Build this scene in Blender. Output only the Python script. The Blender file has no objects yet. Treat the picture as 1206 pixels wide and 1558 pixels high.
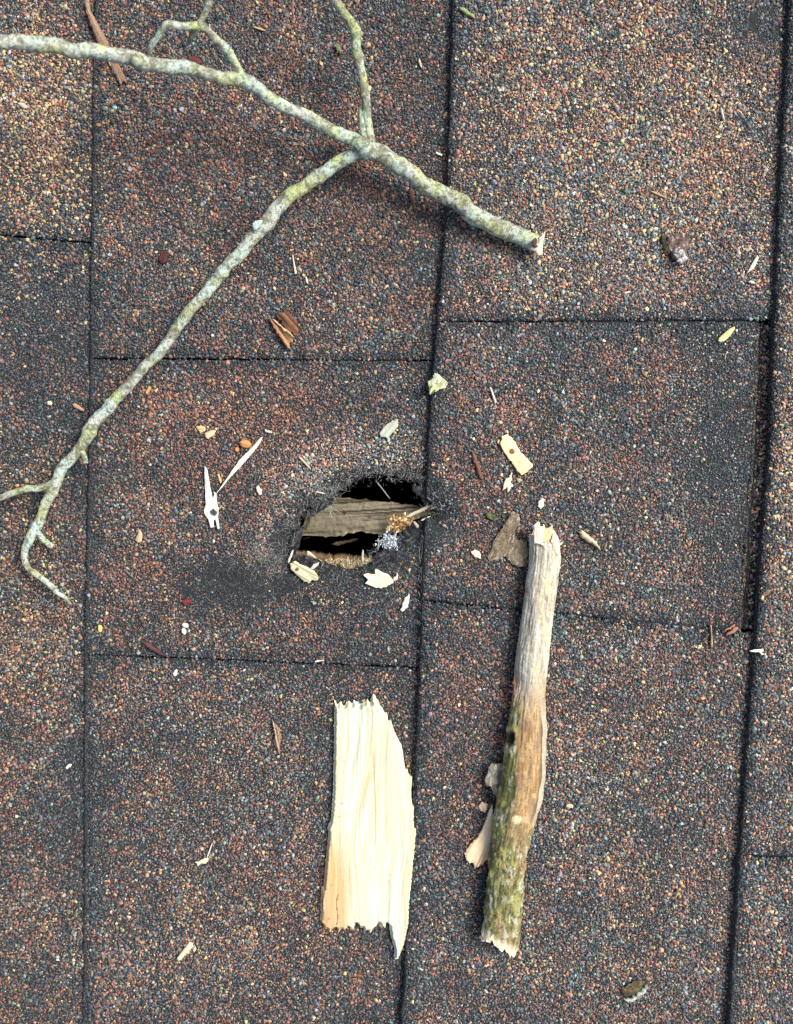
import bpy, bmesh, math, random
import numpy as np
from mathutils import Vector, Euler
R = math.radians
rng = np.random.default_rng(7)
random.seed(7)
scene = bpy.context.scene
COL = scene.collection

# ------------------------------------------------------------------ camera
PW, PH = 1206.0, 1558.0
CH = 0.38                       # camera height above the roof, metres
TILT = R(4.4)
cam_d = bpy.data.cameras.new('camera'); cam = bpy.data.objects.new('camera', cam_d); COL.objects.link(cam)
cam.location = (0, CH*math.tan(TILT), CH); cam.rotation_euler = (-TILT, 0, 0)
cam_d.sensor_fit = 'VERTICAL'; cam_d.sensor_height = 24; cam_d.sensor_width = 24*793/1024; cam_d.lens = 24
cam_d.clip_start = 0.01; cam_d.clip_end = 20
cam_d.dof.use_dof = True; cam_d.dof.focus_distance = CH/math.cos(TILT); cam_d.dof.aperture_fstop = 7
scene.camera = cam
scene.render.engine = 'CYCLES'; scene.cycles.pixel_filter_type = 'BLACKMAN_HARRIS'; scene.cycles.filter_width = 1.35
# ------------------------------------------------------------------ light
SUN_EL, SUN_AZ = R(52), R(62)     # azimuth clockwise from +Y
w = bpy.data.worlds.new('World'); scene.world = w; w.use_nodes = True
nt = w.node_tree; bg = nt.nodes['Background']
sky = nt.nodes.new('ShaderNodeTexSky'); sky.sky_type = 'NISHITA'; sky.sun_disc = False
sky.sun_elevation = SUN_EL; sky.sun_rotation = SUN_AZ; sky.air_density = 1.0; sky.dust_density = 6.0; sky.ozone_density = 1.0
nt.links.new(sky.outputs[0], bg.inputs[0]); bg.inputs[1].default_value = 0.12
sd = bpy.data.lights.new('sun', 'SUN'); sun = bpy.data.objects.new('sun', sd); COL.objects.link(sun)
sd.energy = 2.0; sd.angle = R(26); sd.color = (1, .99, .95)
dv = Vector((math.sin(SUN_AZ)*math.cos(SUN_EL), math.cos(SUN_AZ)*math.cos(SUN_EL), math.sin(SUN_EL)))
sun.rotation_euler = dv.to_track_quat('Z', 'Y').to_euler(); sun.location = dv
vs = scene.view_settings; vs.view_transform = 'Standard'; vs.look = 'None'; vs.gamma = 1; vs.exposure = 0.6

# ------------------------------------------------------------------ helpers
MR = np.array(cam.rotation_euler.to_matrix()); CL = np.array(cam.location)
def at(px, py, z=0.0):
    """photo pixel(s) -> world point(s) at height z"""
    px = np.asarray(px, float); py = np.asarray(py, float); z = np.asarray(z, float)
    px, py, z = np.broadcast_arrays(px, py, z)
    dx = (px-PW/2)/PH; dy = -(py-PH/2)/PH; dz = -np.ones_like(dx)
    d = np.stack([dx, dy, dz], -1) @ MR.T
    t = (z-CL[2])/d[..., 2]
    return CL + d*t[..., None]
def topx(P):
    v = (np.asarray(P)-CL) @ MR
    return v[..., 0]/-v[..., 2]*PH+PW/2, PH/2-v[..., 1]/-v[..., 2]*PH
MM = 0.001
PX = 0.38/PH                       # metres per pixel at roof level

def _h(ix, iy, iz, s):
    h = (ix.astype(np.int64)*374761393+iy.astype(np.int64)*668265263+iz.astype(np.int64)*2147483647+s*1274126177) & 0xffffffff
    h = ((h ^ (h >> 13))*1274126177) & 0xffffffff
    h = ((h ^ (h >> 16))*2246822519) & 0xffffffff
    return ((h ^ (h >> 15)) & 0xffff)/65535.0
def vn(P, f, s=0):
    Q = np.asarray(P)*f; I = np.floor(Q); F = Q-I; F = F*F*(3-2*F); I = I.astype(np.int64)
    x, y, z = I[..., 0], I[..., 1], I[..., 2]; a, b, c = F[..., 0], F[..., 1], F[..., 2]
    r = 0
    for i in (0, 1):
        for j in (0, 1):
            for k in (0, 1):
                r = r+_h(x+i, y+j, z+k, s)*(a if i else 1-a)*(b if j else 1-b)*(c if k else 1-c)
    return r
def fbm(P, f, s=0, o=3):
    t = 0; a = 1; n = 0
    for k in range(o):
        t = t+a*vn(P, f*2**k, s+17*k); n += a; a *= .5
    return t/n
def sm(x, a, b):
    t = np.clip((x-a)/(b-a), 0, 1); return t*t*(3-2*t)
def mixc(a, b, t):
    return np.asarray(a)*(1-t[..., None])+np.asarray(b)*t[..., None]
def p3(x, y, z=0): 
    return np.stack(np.broadcast_arrays(np.asarray(x, float), np.asarray(y, float), np.asarray(z, float)), -1)

def mesh_obj(name, V, F, col=None, mat=None, parent=None, origin=None, smooth=False, fm=None):
    """V (n,3) world, F list of arrays of polys (each array m x k)"""
    V = np.asarray(V, float)
    if parent is not None: origin = np.array(parent.location)
    elif origin is None:
        origin = np.array([(V[:, 0].min()+V[:, 0].max())/2, (V[:, 1].min()+V[:, 1].max())/2, V[:, 2].min()])
    V = V-origin
    if isinstance(F, np.ndarray): F = [F]
    F = [np.asarray(f, np.int32) for f in F if len(f)]
    loops = np.concatenate([f.ravel() for f in F]); sizes = np.concatenate([np.full(len(f), f.shape[1]) for f in F])
    starts = np.concatenate([[0], np.cumsum(sizes)[:-1]])
    me = bpy.data.meshes.new(name)
    me.vertices.add(len(V)); me.vertices.foreach_set('co', V.astype(np.float32).ravel())
    me.loops.add(len(loops)); me.loops.foreach_set('vertex_index', loops.astype(np.int32))
    me.polygons.add(len(sizes)); me.polygons.foreach_set('loop_start', starts.astype(np.int32))
    me.polygons.foreach_set('loop_total', sizes.astype(np.int32))
    if smooth: me.polygons.foreach_set('use_smooth', np.ones(len(sizes), bool))
    mats = mat if isinstance(mat, list) else [mat]
    for m in mats: me.materials.append(m)
    if fm is not None: me.polygons.foreach_set('material_index', fm.astype(np.int32))
    me.update(calc_edges=True)
    if col is not None:
        a = me.color_attributes.new('Col', 'FLOAT_COLOR', 'POINT')
        c = np.ones((len(V), 4), np.float32); c[:, :3] = np.clip(col, 0, 1); a.data.foreach_set('color', c.ravel())
    me.validate()
    o = bpy.data.objects.new(name, me); COL.objects.link(o)
    if parent is not None: o.parent = parent
    else: o.location = origin
    return o
def tag(o, label=None, cat=None, group=None, kind=None):
    if label: o['label'] = label
    if cat: o['category'] = cat
    if group: o['group'] = group
    if kind: o['kind'] = kind
    return o
def empty(name, loc):
    o = bpy.data.objects.new(name, None); COL.objects.link(o); o.location = tuple(loc); o.empty_display_size = .01; return o

# ---------------------------------------------------------------- materials
def mat_attr(name, rough=.7, spec=.3, nscale=2500, namt=.35, bump=.3, bdist=.0002, stretch=None, sheen=0):
    m = bpy.data.materials.new(name); m.use_nodes = True; t = m.node_tree; b = t.nodes['Principled BSDF']
    a = t.nodes.new('ShaderNodeAttribute'); a.attribute_name = 'Col'
    tc = t.nodes.new('ShaderNodeTexCoord'); n = t.nodes.new('ShaderNodeTexNoise'); n.inputs['Scale'].default_value = nscale
    n.inputs['Detail'].default_value = 4
    t.links.new(tc.outputs['Object'], n.inputs['Vector'])
    mr = t.nodes.new('ShaderNodeMapRange'); mr.inputs[1].default_value = .3; mr.inputs[2].default_value = .7
    mr.inputs[3].default_value = 1-namt; mr.inputs[4].default_value = 1+namt
    t.links.new(n.outputs[0], mr.inputs[0])
    mx = t.nodes.new('ShaderNodeVectorMath'); mx.operation = 'SCALE'
    t.links.new(a.outputs['Color'], mx.inputs[0]); t.links.new(mr.outputs[0], mx.inputs['Scale'])
    t.links.new(mx.outputs[0], b.inputs['Base Color'])
    b.inputs['Roughness'].default_value = rough; b.inputs['Specular IOR Level'].default_value = spec
    bp = t.nodes.new('ShaderNodeBump'); bp.inputs['Strength'].default_value = bump; bp.inputs['Distance'].default_value = bdist
    t.links.new(n.outputs[0], bp.inputs['Height']); t.links.new(bp.outputs[0], b.inputs['Normal'])
    return m
M_gran = mat_attr('granule_mineral', .5, .4, 2600, .42, .3, .0002)
M_wood = mat_attr('split_wood', .75, .2, 2200, .08, .3, .0002)
M_bark = mat_attr('lichen_bark', .85, .15, 1800, .28, .7, .0004)
M_old = mat_attr('weathered_wood', .8, .15, 1800, .22, .6, .0003)
M_fib = mat_attr('glass_fibre', .5, .4, 800, .2, 0, .0001)
def mat_asphalt():
    m = bpy.data.materials.new('asphalt'); m.use_nodes = True; t = m.node_tree; b = t.nodes['Principled BSDF']
    tc = t.nodes.new('ShaderNodeTexCoord')
    n = t.nodes.new('ShaderNodeTexNoise'); n.inputs['Scale'].default_value = 1500; n.inputs['Detail'].default_value = 5; n.inputs['Roughness'].default_value = .75
    t.links.new(tc.outputs['Object'], n.inputs['Vector'])
    r = t.nodes.new('ShaderNodeValToRGB'); e = r.color_ramp
    e.elements[0].position = .38; e.elements[0].color = (.005, .006, .007, 1); e.elements[1].position = .60; e.elements[1].color = (.030, .036, .040, 1)
    x = e.elements.new(.70); x.color = (.13, .13, .125, 1)
    t.links.new(n.outputs[0], r.inputs[0]); t.links.new(r.outputs[0], b.inputs['Base Color'])
    b.inputs['Roughness'].default_value = .72; b.inputs['Specular IOR Level'].default_value = .3
    bp = t.nodes.new('ShaderNodeBump'); bp.inputs['Strength'].default_value = .8; bp.inputs['Distance'].default_value = .0006
    t.links.new(n.outputs[0], bp.inputs['Height']); t.links.new(bp.outputs[0], b.inputs['Normal'])
    return m
M_asph = mat_asphalt()
def mat_farroof():
    m = bpy.data.materials.new('granule_sheet'); m.use_nodes = True; t = m.node_tree; b = t.nodes['Principled BSDF']
    tc = t.nodes.new('ShaderNodeTexCoord'); v = t.nodes.new('ShaderNodeTexVoronoi'); v.inputs['Scale'].default_value = 900
    t.links.new(tc.outputs['Object'], v.inputs['Vector'])
    s = t.nodes.new('ShaderNodeSeparateColor'); t.links.new(v.outputs['Color'], s.inputs[0])
    r = t.nodes.new('ShaderNodeValToRGB'); r.color_ramp.interpolation = 'CONSTANT'; e = r.color_ramp
    e.elements[0].color = (.02, .026, .03, 1); e.elements[1].position = .4; e.elements[1].color = (.06, .07, .08, 1)
    for p, c in ((.6, (.15, .06, .04, 1)), (.8, (.05, .03, .025, 1)), (.9, (.3, .15, .07, 1)), (.96, (.4, .3, .16, 1))):
        x = e.elements.new(p); x.color = c
    t.links.new(s.outputs[0], r.inputs[0]); t.links.new(r.outputs[0], b.inputs['Base Color'])
    bp = t.nodes.new('ShaderNodeBump'); bp.invert = True; bp.inputs['Distance'].default_value = .0008
    t.links.new(v.outputs['Distance'], bp.inputs['Height']); t.links.new(bp.outputs[0], b.inputs['Normal'])
    b.inputs['Roughness'].default_value = .8
    return m
M_far = mat_farroof()
def mat_plain(name, c, rough=.9):
    m = bpy.data.materials.new(name); m.use_nodes = True; b = m.node_tree.nodes['Principled BSDF']
    b.inputs['Base Color'].default_value = (*c, 1); b.inputs['Roughness'].default_value = rough
    n = m.node_tree.nodes.new('ShaderNodeTexNoise'); n.inputs['Scale'].default_value = 60
    mx = m.node_tree.nodes.new('ShaderNodeMix'); mx.data_type = 'RGBA'
    mx.inputs[6].default_value = (*[k*.6 for k in c], 1); mx.inputs[7].default_value = (*c, 1)
    m.node_tree.links.new(n.outputs[0], mx.inputs[0]); m.node_tree.links.new(mx.outputs[2], b.inputs['Base Color'])
    return m
M_dark = mat_plain('attic_dark', (.012, .010, .009))  # near-black colour stands for the darkness of the closed attic

# ------------------------------------------------------- polygon region mesh
def resample(poly, step, closed=True):
    P = np.asarray(poly, float); Q = np.roll(P, -1, 0) if closed else P[1:]
    if not closed: P = P[:-1]
    out = []
    for a, b in zip(P, Q):
        n = max(1, int(np.hypot(*(b-a))/step)); out += [a+(b-a)*k/n for k in range(n)]
    return np.array(out)
def jag(poly, amp, step, seed=0):
    P = resample(poly, step); r = np.random.default_rng(seed)
    return P+r.normal(0, amp, P.shape)
def inside(px, py, loops):
    c = np.zeros(px.shape, bool)
    for L in loops:
        x1, y1 = L[:, 0], L[:, 1]; x2, y2 = np.roll(x1, -1), np.roll(y1, -1)
        for a, b, c1, d in zip(x1, y1, x2, y2):
            if b == d: continue
            m = (b > py) != (d > py)
            c ^= m & (px < (c1-a)*(py-b)/(d-b)+a)
    return c
def nearest(P, loops, chunk=8000):
    A = np.concatenate(loops); B = np.concatenate([np.roll(L, -1, 0) for L in loops]); D = B-A; dd = (D*D).sum(1)+1e-20
    N = np.empty_like(P); dist = np.empty(len(P))
    for s in range(0, len(P), chunk):
        p = P[s:s+chunk]; t = np.clip(((p[:, None]-A)*D).sum(2)/dd, 0, 1); q = A+t[..., None]*D
        e = ((p[:, None]-q)**2).sum(2); k = e.argmin(1); i = np.arange(len(p)); N[s:s+chunk] = q[i, k]; dist[s:s+chunk] = np.sqrt(e[i, k])
    return N, dist
def region(loops, res, zfun, ang=0.0):
    """loops: world xy loops (first outer, rest holes). zfun(xy, d) -> ztop, zbot. Returns V, quads, ntop, d"""
    ca, sa = math.cos(ang), math.sin(ang); Rm = np.array([[ca, -sa], [sa, ca]])
    Ls = [np.asarray(L) @ Rm for L in loops]; o = Ls[0]
    x = np.arange(o[:, 0].min()-res, o[:, 0].max()+2*res, res); y = np.arange(o[:, 1].min()-res, o[:, 1].max()+2*res, res)
    X, Y = np.meshgrid(x, y); P = np.stack([X.ravel(), Y.ravel()], 1); nx, ny = len(x), len(y)
    ins = inside(P[:, 0], P[:, 1], Ls)
    I = (np.arange(ny-1)[:, None]*nx+np.arange(nx-1)).ravel(); Q = np.stack([I, I+1, I+nx+1, I+nx], 1)
    Q = Q[ins[Q].sum(1) >= 1]
    used = np.unique(Q); mp = -np.ones(len(P), int); mp[used] = np.arange(len(used)); Q = mp[Q]; P = P[used]; ins = ins[used]
    N, d = nearest(P, Ls); P[~ins] = N[~ins]; d[~ins] = 0
    P = P @ Rm.T
    zt, zb = zfun(P, d); n = len(P)
    V = np.concatenate([np.column_stack([P, zt]), np.column_stack([P, zb])])
    E = np.concatenate([Q[:, [0, 1]], Q[:, [1, 2]], Q[:, [2, 3]], Q[:, [3, 0]]])
    key = np.sort(E, 1); key = key[:, 0]*n+key[:, 1]; u, ix, ct = np.unique(key, return_index=True, return_counts=True)
    B = E[ix[ct == 1]]
    S = np.stack([B[:, 1], B[:, 0], B[:, 0]+n, B[:, 1]+n], 1)
    return V, np.concatenate([Q, Q[:, ::-1]+n, S]), n, d

# ------------------------------------------------------------- roof layout
def poly1(pts):
    ys = np.array([p[1] for p in pts], float); xs = np.array([p[0] for p in pts], float)
    def f(y):
        y = np.asarray(y, float); r = np.interp(y, ys, xs)
        r = np.where(y < ys[0], xs[0]+(y-ys[0])*(xs[1]-xs[0])/(ys[1]-ys[0]), r)
        return np.where(y > ys[-1], xs[-1]+(y-ys[-1])*(xs[-1]-xs[-2])/(ys[-1]-ys[-2]), r)
    return f
Lm = poly1([(-395, 0), (-370, 1558)])
L0 = poly1([(146, 0), (140, 400), (136, 700), (130, 1000), (127, 1558)])
L1 = poly1([(691, 0), (682, 300), (668, 480), (656, 640), (648, 800), (641, 1010), (631, 1250), (612, 1558)])
L2 = poly1([(1201, 0), (1188, 250), (1178, 500), (1170, 700), (1150, 960), (1132, 1200), (1108, 1558)])
L3 = poly1([(1720, 0), (1600, 1558)])
STEP = 4.6*MM
STEPS = {}
STEPS.update({Lm: 2.4*MM, L0: 1.2*MM, L1: 3.6*MM, L2: 3.6*MM})
def cut(x0, y0, x1, y1): 
    return lambda x: y0+(np.asarray(x, float)-x0)*(y1-y0)/(x1-x0)
Ya, Yb = cut(0, -330, 1200, -330), cut(0, 1890, 1200, 1890)
A1, A2 = cut(0, 357, 137, 368), cut(0, 1104, 130, 1104)
B1, B2 = cut(140, 545, 660, 548), cut(130, 996, 640, 1018)
C1, C2 = cut(672, 490, 1175, 487), cut(645, 912, 1140, 962)
D1 = cut(1125, 1299, 1206, 1302)
# name tuple: (left line, right line, top cut, bottom cut, right inset px, extra z mm, label)
TABS = [
 (Lm, L0, Ya, A1, 0, .15, 'roof shingle in the top left corner with many golden tan grains, under the leafless branch'),
 (Lm, L0, A1, Yb, 0, -.2, 'roof shingle down the left edge, black at its top, crossed by the branch tip'),
 (L0, L1, Ya, B1, 0, .2, 'roof shingle under the fork of the branch, brown with a bark shred on it'),
 (L0, L1, B1, B2, 0, 0, 'reddish roof shingle broken through by the hole'),
 (L0, L1, B2, Yb, 0, -.25, 'grey brown roof shingle carrying the big cream wood slab'),
 (L1, L2, Ya, C1, 0, .35, 'pale sandy roof shingle at upper right with the broken branch end on it'),
 (L1, L2, C1, C2, 25, 0, 'roof shingle with a smooth blue black right margin, right of the hole'),
 (L1, L2, C2, Yb, 0, .1, 'roof shingle under the thick mossy stick'),
 (L2, L3, Ya, D1, 0, 0, 'roof shingle strip along the right edge of the picture'),
 (L2, L3, D1, Yb, 0, .25, 'roof shingle in the bottom right corner, bluish grey'),
]
HOLE_PX = [(446, 846), (444, 826), (453, 806), (459, 790), (470, 776), (488, 768), (500, 755), (520, 745), (540, 733), (556, 722), (570, 724), (600, 726), (630, 731), (646, 746), (652, 765),
           (668, 774), (676, 783), (662, 788), (645, 789), (632, 797), (618, 806), (606, 822), (592, 834), (577, 840), (566, 856), (548, 862), (520, 867), (498, 858), (470, 852)]
hole_w = at([p[0] for p in HOLE_PX], [p[1] for p in HOLE_PX], 2*MM)[:, :2]
hole_w = jag(jag(hole_w, .5*MM, 3*MM, 3), .28*MM, .9*MM, 4)
# pixel bounding of deeper fields
def undul(x, y):
    return (fbm(p3(x, y, 0), 18, 5, 2)-.5)*1.6*MM+(vn(p3(x, y, 0), 70, 9)-.5)*.5*MM
def holed(xy):
    shp = xy.shape[:-1]; _, d = nearest(xy.reshape(-1, 2), [hole_w]); return d.reshape(shp)
def ztab(T, px, py, x, y):
    u = (px-T[0](py))/(T[1](py)-T[0](py))
    return STEPS[T[0]]*(1-u)+T[5]*MM+undul(x, y)
def find_tab(px, py):
    for T in TABS:
        if T[0](py) <= px < T[1](py) and T[2](px) <= py < T[3](px): return T
    return TABS[3]
def surf(px, py):
    T = find_tab(px, py); P = at(px, py, 2*MM)
    return float(ztab(T, px, py, P[0], P[1]))+.55*MM

# ----------------------------------------------------------- granule fields
# slate, bluegrey, darkbrown, red, orange, tan, lightgrey
PAL = np.array([(.036, .049, .056), (.095, .122, .132), (.108, .072, .060), (.215, .105, .077), (.33, .185, .115), (.42, .33, .18), (.27, .31, .30)])
BASEW = np.array([.27, .25, .14, .20, .07, .035, .035])
TYP = {'tan': np.array([-.1, -.03, -.02, -.01, .10, .17, .025]), 'red': np.array([-.1, -.10, .05, .20, .03, -.01, -.01]),
       'dark': np.array([.45, .05, 0, -.12, -.05, -.03, -.01]), 'grey': np.array([-.10, .22, -.08, -.03, .02, .03, .04]), 'pale': np.array([-.15, .02, -.08, -.05, .03, .08, .22])}
BL = [('tan', 50, 190, 105, 190, 1.7), ('tan', 40, 960, 90, 140, .85), ('tan', 1010, 210, 210, 220, .95), ('grey', 960, 220, 260, 260, .4), ('dark', 1105, 660, 50, 190, .5), ('grey', 1105, 660, 60, 190, .8), ('tan', 820, 120, 140, 130, .55), ('tan', 1200, 720, 40, 300, .6),
      ('tan', 330, 1400, 170, 110, .4), ('tan', 60, 1420, 80, 90, .35), ('tan', 830, 430, 120, 50, .4), ('tan', 1000, 1250, 120, 200, .25), ('tan', 40, 720, 60, 60, .5),
      ('dark', 60, 500, 85, 150, .9), ('dark', 118, 800, 24, 800, .5), ('dark', 150, 800, 14, 800, .25), ('dark', 660, 300, 26, 320, .45), ('dark', 640, 900, 26, 700, .35), ('dark', 615, 70, 95, 60, .8), ('dark', 600, 600, 70, 60, .6), ('dark', 110, 1240, 45, 170, .7), ('dark', 1100, 620, 50, 190, .55),  # slim dark blobs along L1 paint the step's shade into the grains
      ('dark', 740, 930, 90, 45, .5), ('dark', 560, 950, 100, 60, .6), ('dark', 1150, 40, 60, 45, 1), ('dark', 350, 900, 90, 60, .8), ('dark', 430, 560, 260, 18, .3), ('dark', 600, 1200, 50, 260, .35),
      ('tan', 1195, 700, 30, 260, .8), ('dark', 900, 505, 250, 18, .4), ('dark', 720, 1300, 60, 300, .25), ('dark', 930, 560, 130, 60, .2),
      ('red', 330, 660, 180, 120, 1.1), ('red', 190, 900, 110, 100, .6), ('red', 560, 190, 110, 90, .6), ('red', 790, 600, 140, 110, .35), ('red', 720, 1080, 110, 230, .45), ('red', 300, 140, 160, 110, .5), ('red', 760, 860, 60, 60, .5),
      ('red', 400, 970, 160, 40, .5), ('red', 480, 350, 120, 100, .3), ('red', 40, 1110, 70, 60, .4),
      ('grey', 960, 1080, 200, 240, .45), ('grey', 1150, 1420, 110, 200, .75), ('grey', 300, 1180, 170, 140, .45), ('grey', 1060, 700, 90, 180, .45), ('grey', 900, 1400, 200, 150, .4), ('grey', 950, 380, 160, 120, .45), ('grey', 400, 430, 120, 60, .3),
      ('pale', 560, 690, 90, 28, .8), ('pale', 465, 730, 45, 38, .75), ('pale', 415, 810, 20, 30, .6)]
BARE = [(330, 870, 46, 26, .8), (385, 895, 60, 34, .6), (300, 900, 26, 30, .45), (440, 880, 46, 30, .85), (430, 830, 26, 36, .7), (470, 905, 50, 26, .5), (1116, 640, 20, 110, .12), (1155, 30, 45, 28, .55), (640, 830, 18, 35, .6), (600, 870, 50, 20, .35), (600, 470, 60, 10, .2), (215, 940, 1, 1, 0)]
def gw(px, py, b): 
    return np.exp(-(((px-b[0])/b[2])**2+((py-b[1])/b[3])**2)**1.3)*b[4]
def weights(px, py):
    W = np.tile(BASEW, (len(px), 1))
    for t, *b in BL: W += gw(px, py, b)[:, None]*TYP[t]
    n1 = vn(p3(px, py), 1/55., 21)-.5; n2 = vn(p3(px, py), 1/18., 22)-.5; n3 = vn(p3(px, py), 1/30., 23)-.5
    W += (n1*.9+n2*1.1)[:, None]*TYP['dark']*.9+(n3*1.7)[:, None]*TYP['red']*.7+((vn(p3(px, py), 1/90., 24)-.5)*1.0)[:, None]*TYP['grey']+((vn(p3(px, py), 1/25., 29)-.5)*.6)[:, None]*TYP['tan']
    return np.clip(W, .004, 1)
def bare(px, py):
    t = np.zeros(len(px))
    for b in BARE: t = np.maximum(t, gw(px, py, b))
    return t
# templates: lumps cut off below the surface
def template(n, k):
    a = np.arange(n)*2*math.pi/n
    low = np.stack([np.cos(a), np.sin(a), -.35+0*a], 1)
    if k == 0:
        V = np.vstack([low, [(0, 0, .75)]]); F = [(i, (i+1) % n, n) for i in range(n)]
        return V, np.array(F)
    mid = np.stack([np.cos(a+.5)*.86, np.sin(a+.5)*.86, .45+0*a], 1)
    V = np.vstack([low, mid, [(.15, .1, .66)]]); F = []
    for i in range(n):
        j = (i+1) % n; F += [(i, j, n+i), (j, n+j, n+i), (n+i, n+j, 2*n)]
    return V, np.array(F)
def granules(P, r, cols, tmpl, jit):
    TV, TF = tmpl; n = len(P); k = len(TV)
    v = TV[None]*(1+rng.normal(0, jit, (n, k, 1)))+rng.normal(0, jit*.5, (n, k, 3))
    s = np.stack([r*rng.uniform(.75, 1.25, n), r*rng.uniform(.65, 1.05, n), r*rng.uniform(.6, 1.1, n)], 1)
    v *= s[:, None]
    a = rng.uniform(0, 2*math.pi, n); c, sn = np.cos(a)[:, None], np.sin(a)[:, None]
    tx, ty = rng.normal(0, .42, (n, 1)), rng.normal(0, .42, (n, 1))
    v[..., 2] += v[..., 0]*tx+v[..., 1]*ty
    x = v[..., 0]*c-v[..., 1]*sn; y = v[..., 0]*sn+v[..., 1]*c
    v = np.stack([x, y, v[..., 2]], -1)+P[:, None]
    F = TF[None]+(np.arange(n)*k)[:, None, None]
    return v.reshape(-1, 3), F.reshape(-1, 3), np.repeat(cols, k, 0)
def scatter(x0, x1, y0, y1, pitch):
    p = pitch/PX; X, Y = np.meshgrid(np.arange(x0, x1, p), np.arange(y0, y1, p)); X = X.copy(); X[1::2] += p/2
    X = X.ravel()+rng.uniform(-.5, .5, X.size)*p; Y = Y.ravel()+rng.uniform(-.5, .5, Y.size)*p
    return X, Y
def choose(px, py, dk=1.0):
    W = weights(px, py); W /= W.sum(1, keepdims=True); c = W.cumsum(1); k = (rng.uniform(size=(len(px), 1)) > c).sum(1).clip(0, 6)
    dk = dk*1.12
    col = (PAL[k]*.95+np.array((.12, .108, .095))*.05)*rng.lognormal(0, .23, (len(px), 1))*rng.normal(1, .08, (len(px), 3)).clip(.7, 1.3)*dk
    return col, k
T_big, T_mid, T_small = template(6, 1), template(5, 1), template(4, 0)

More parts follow.
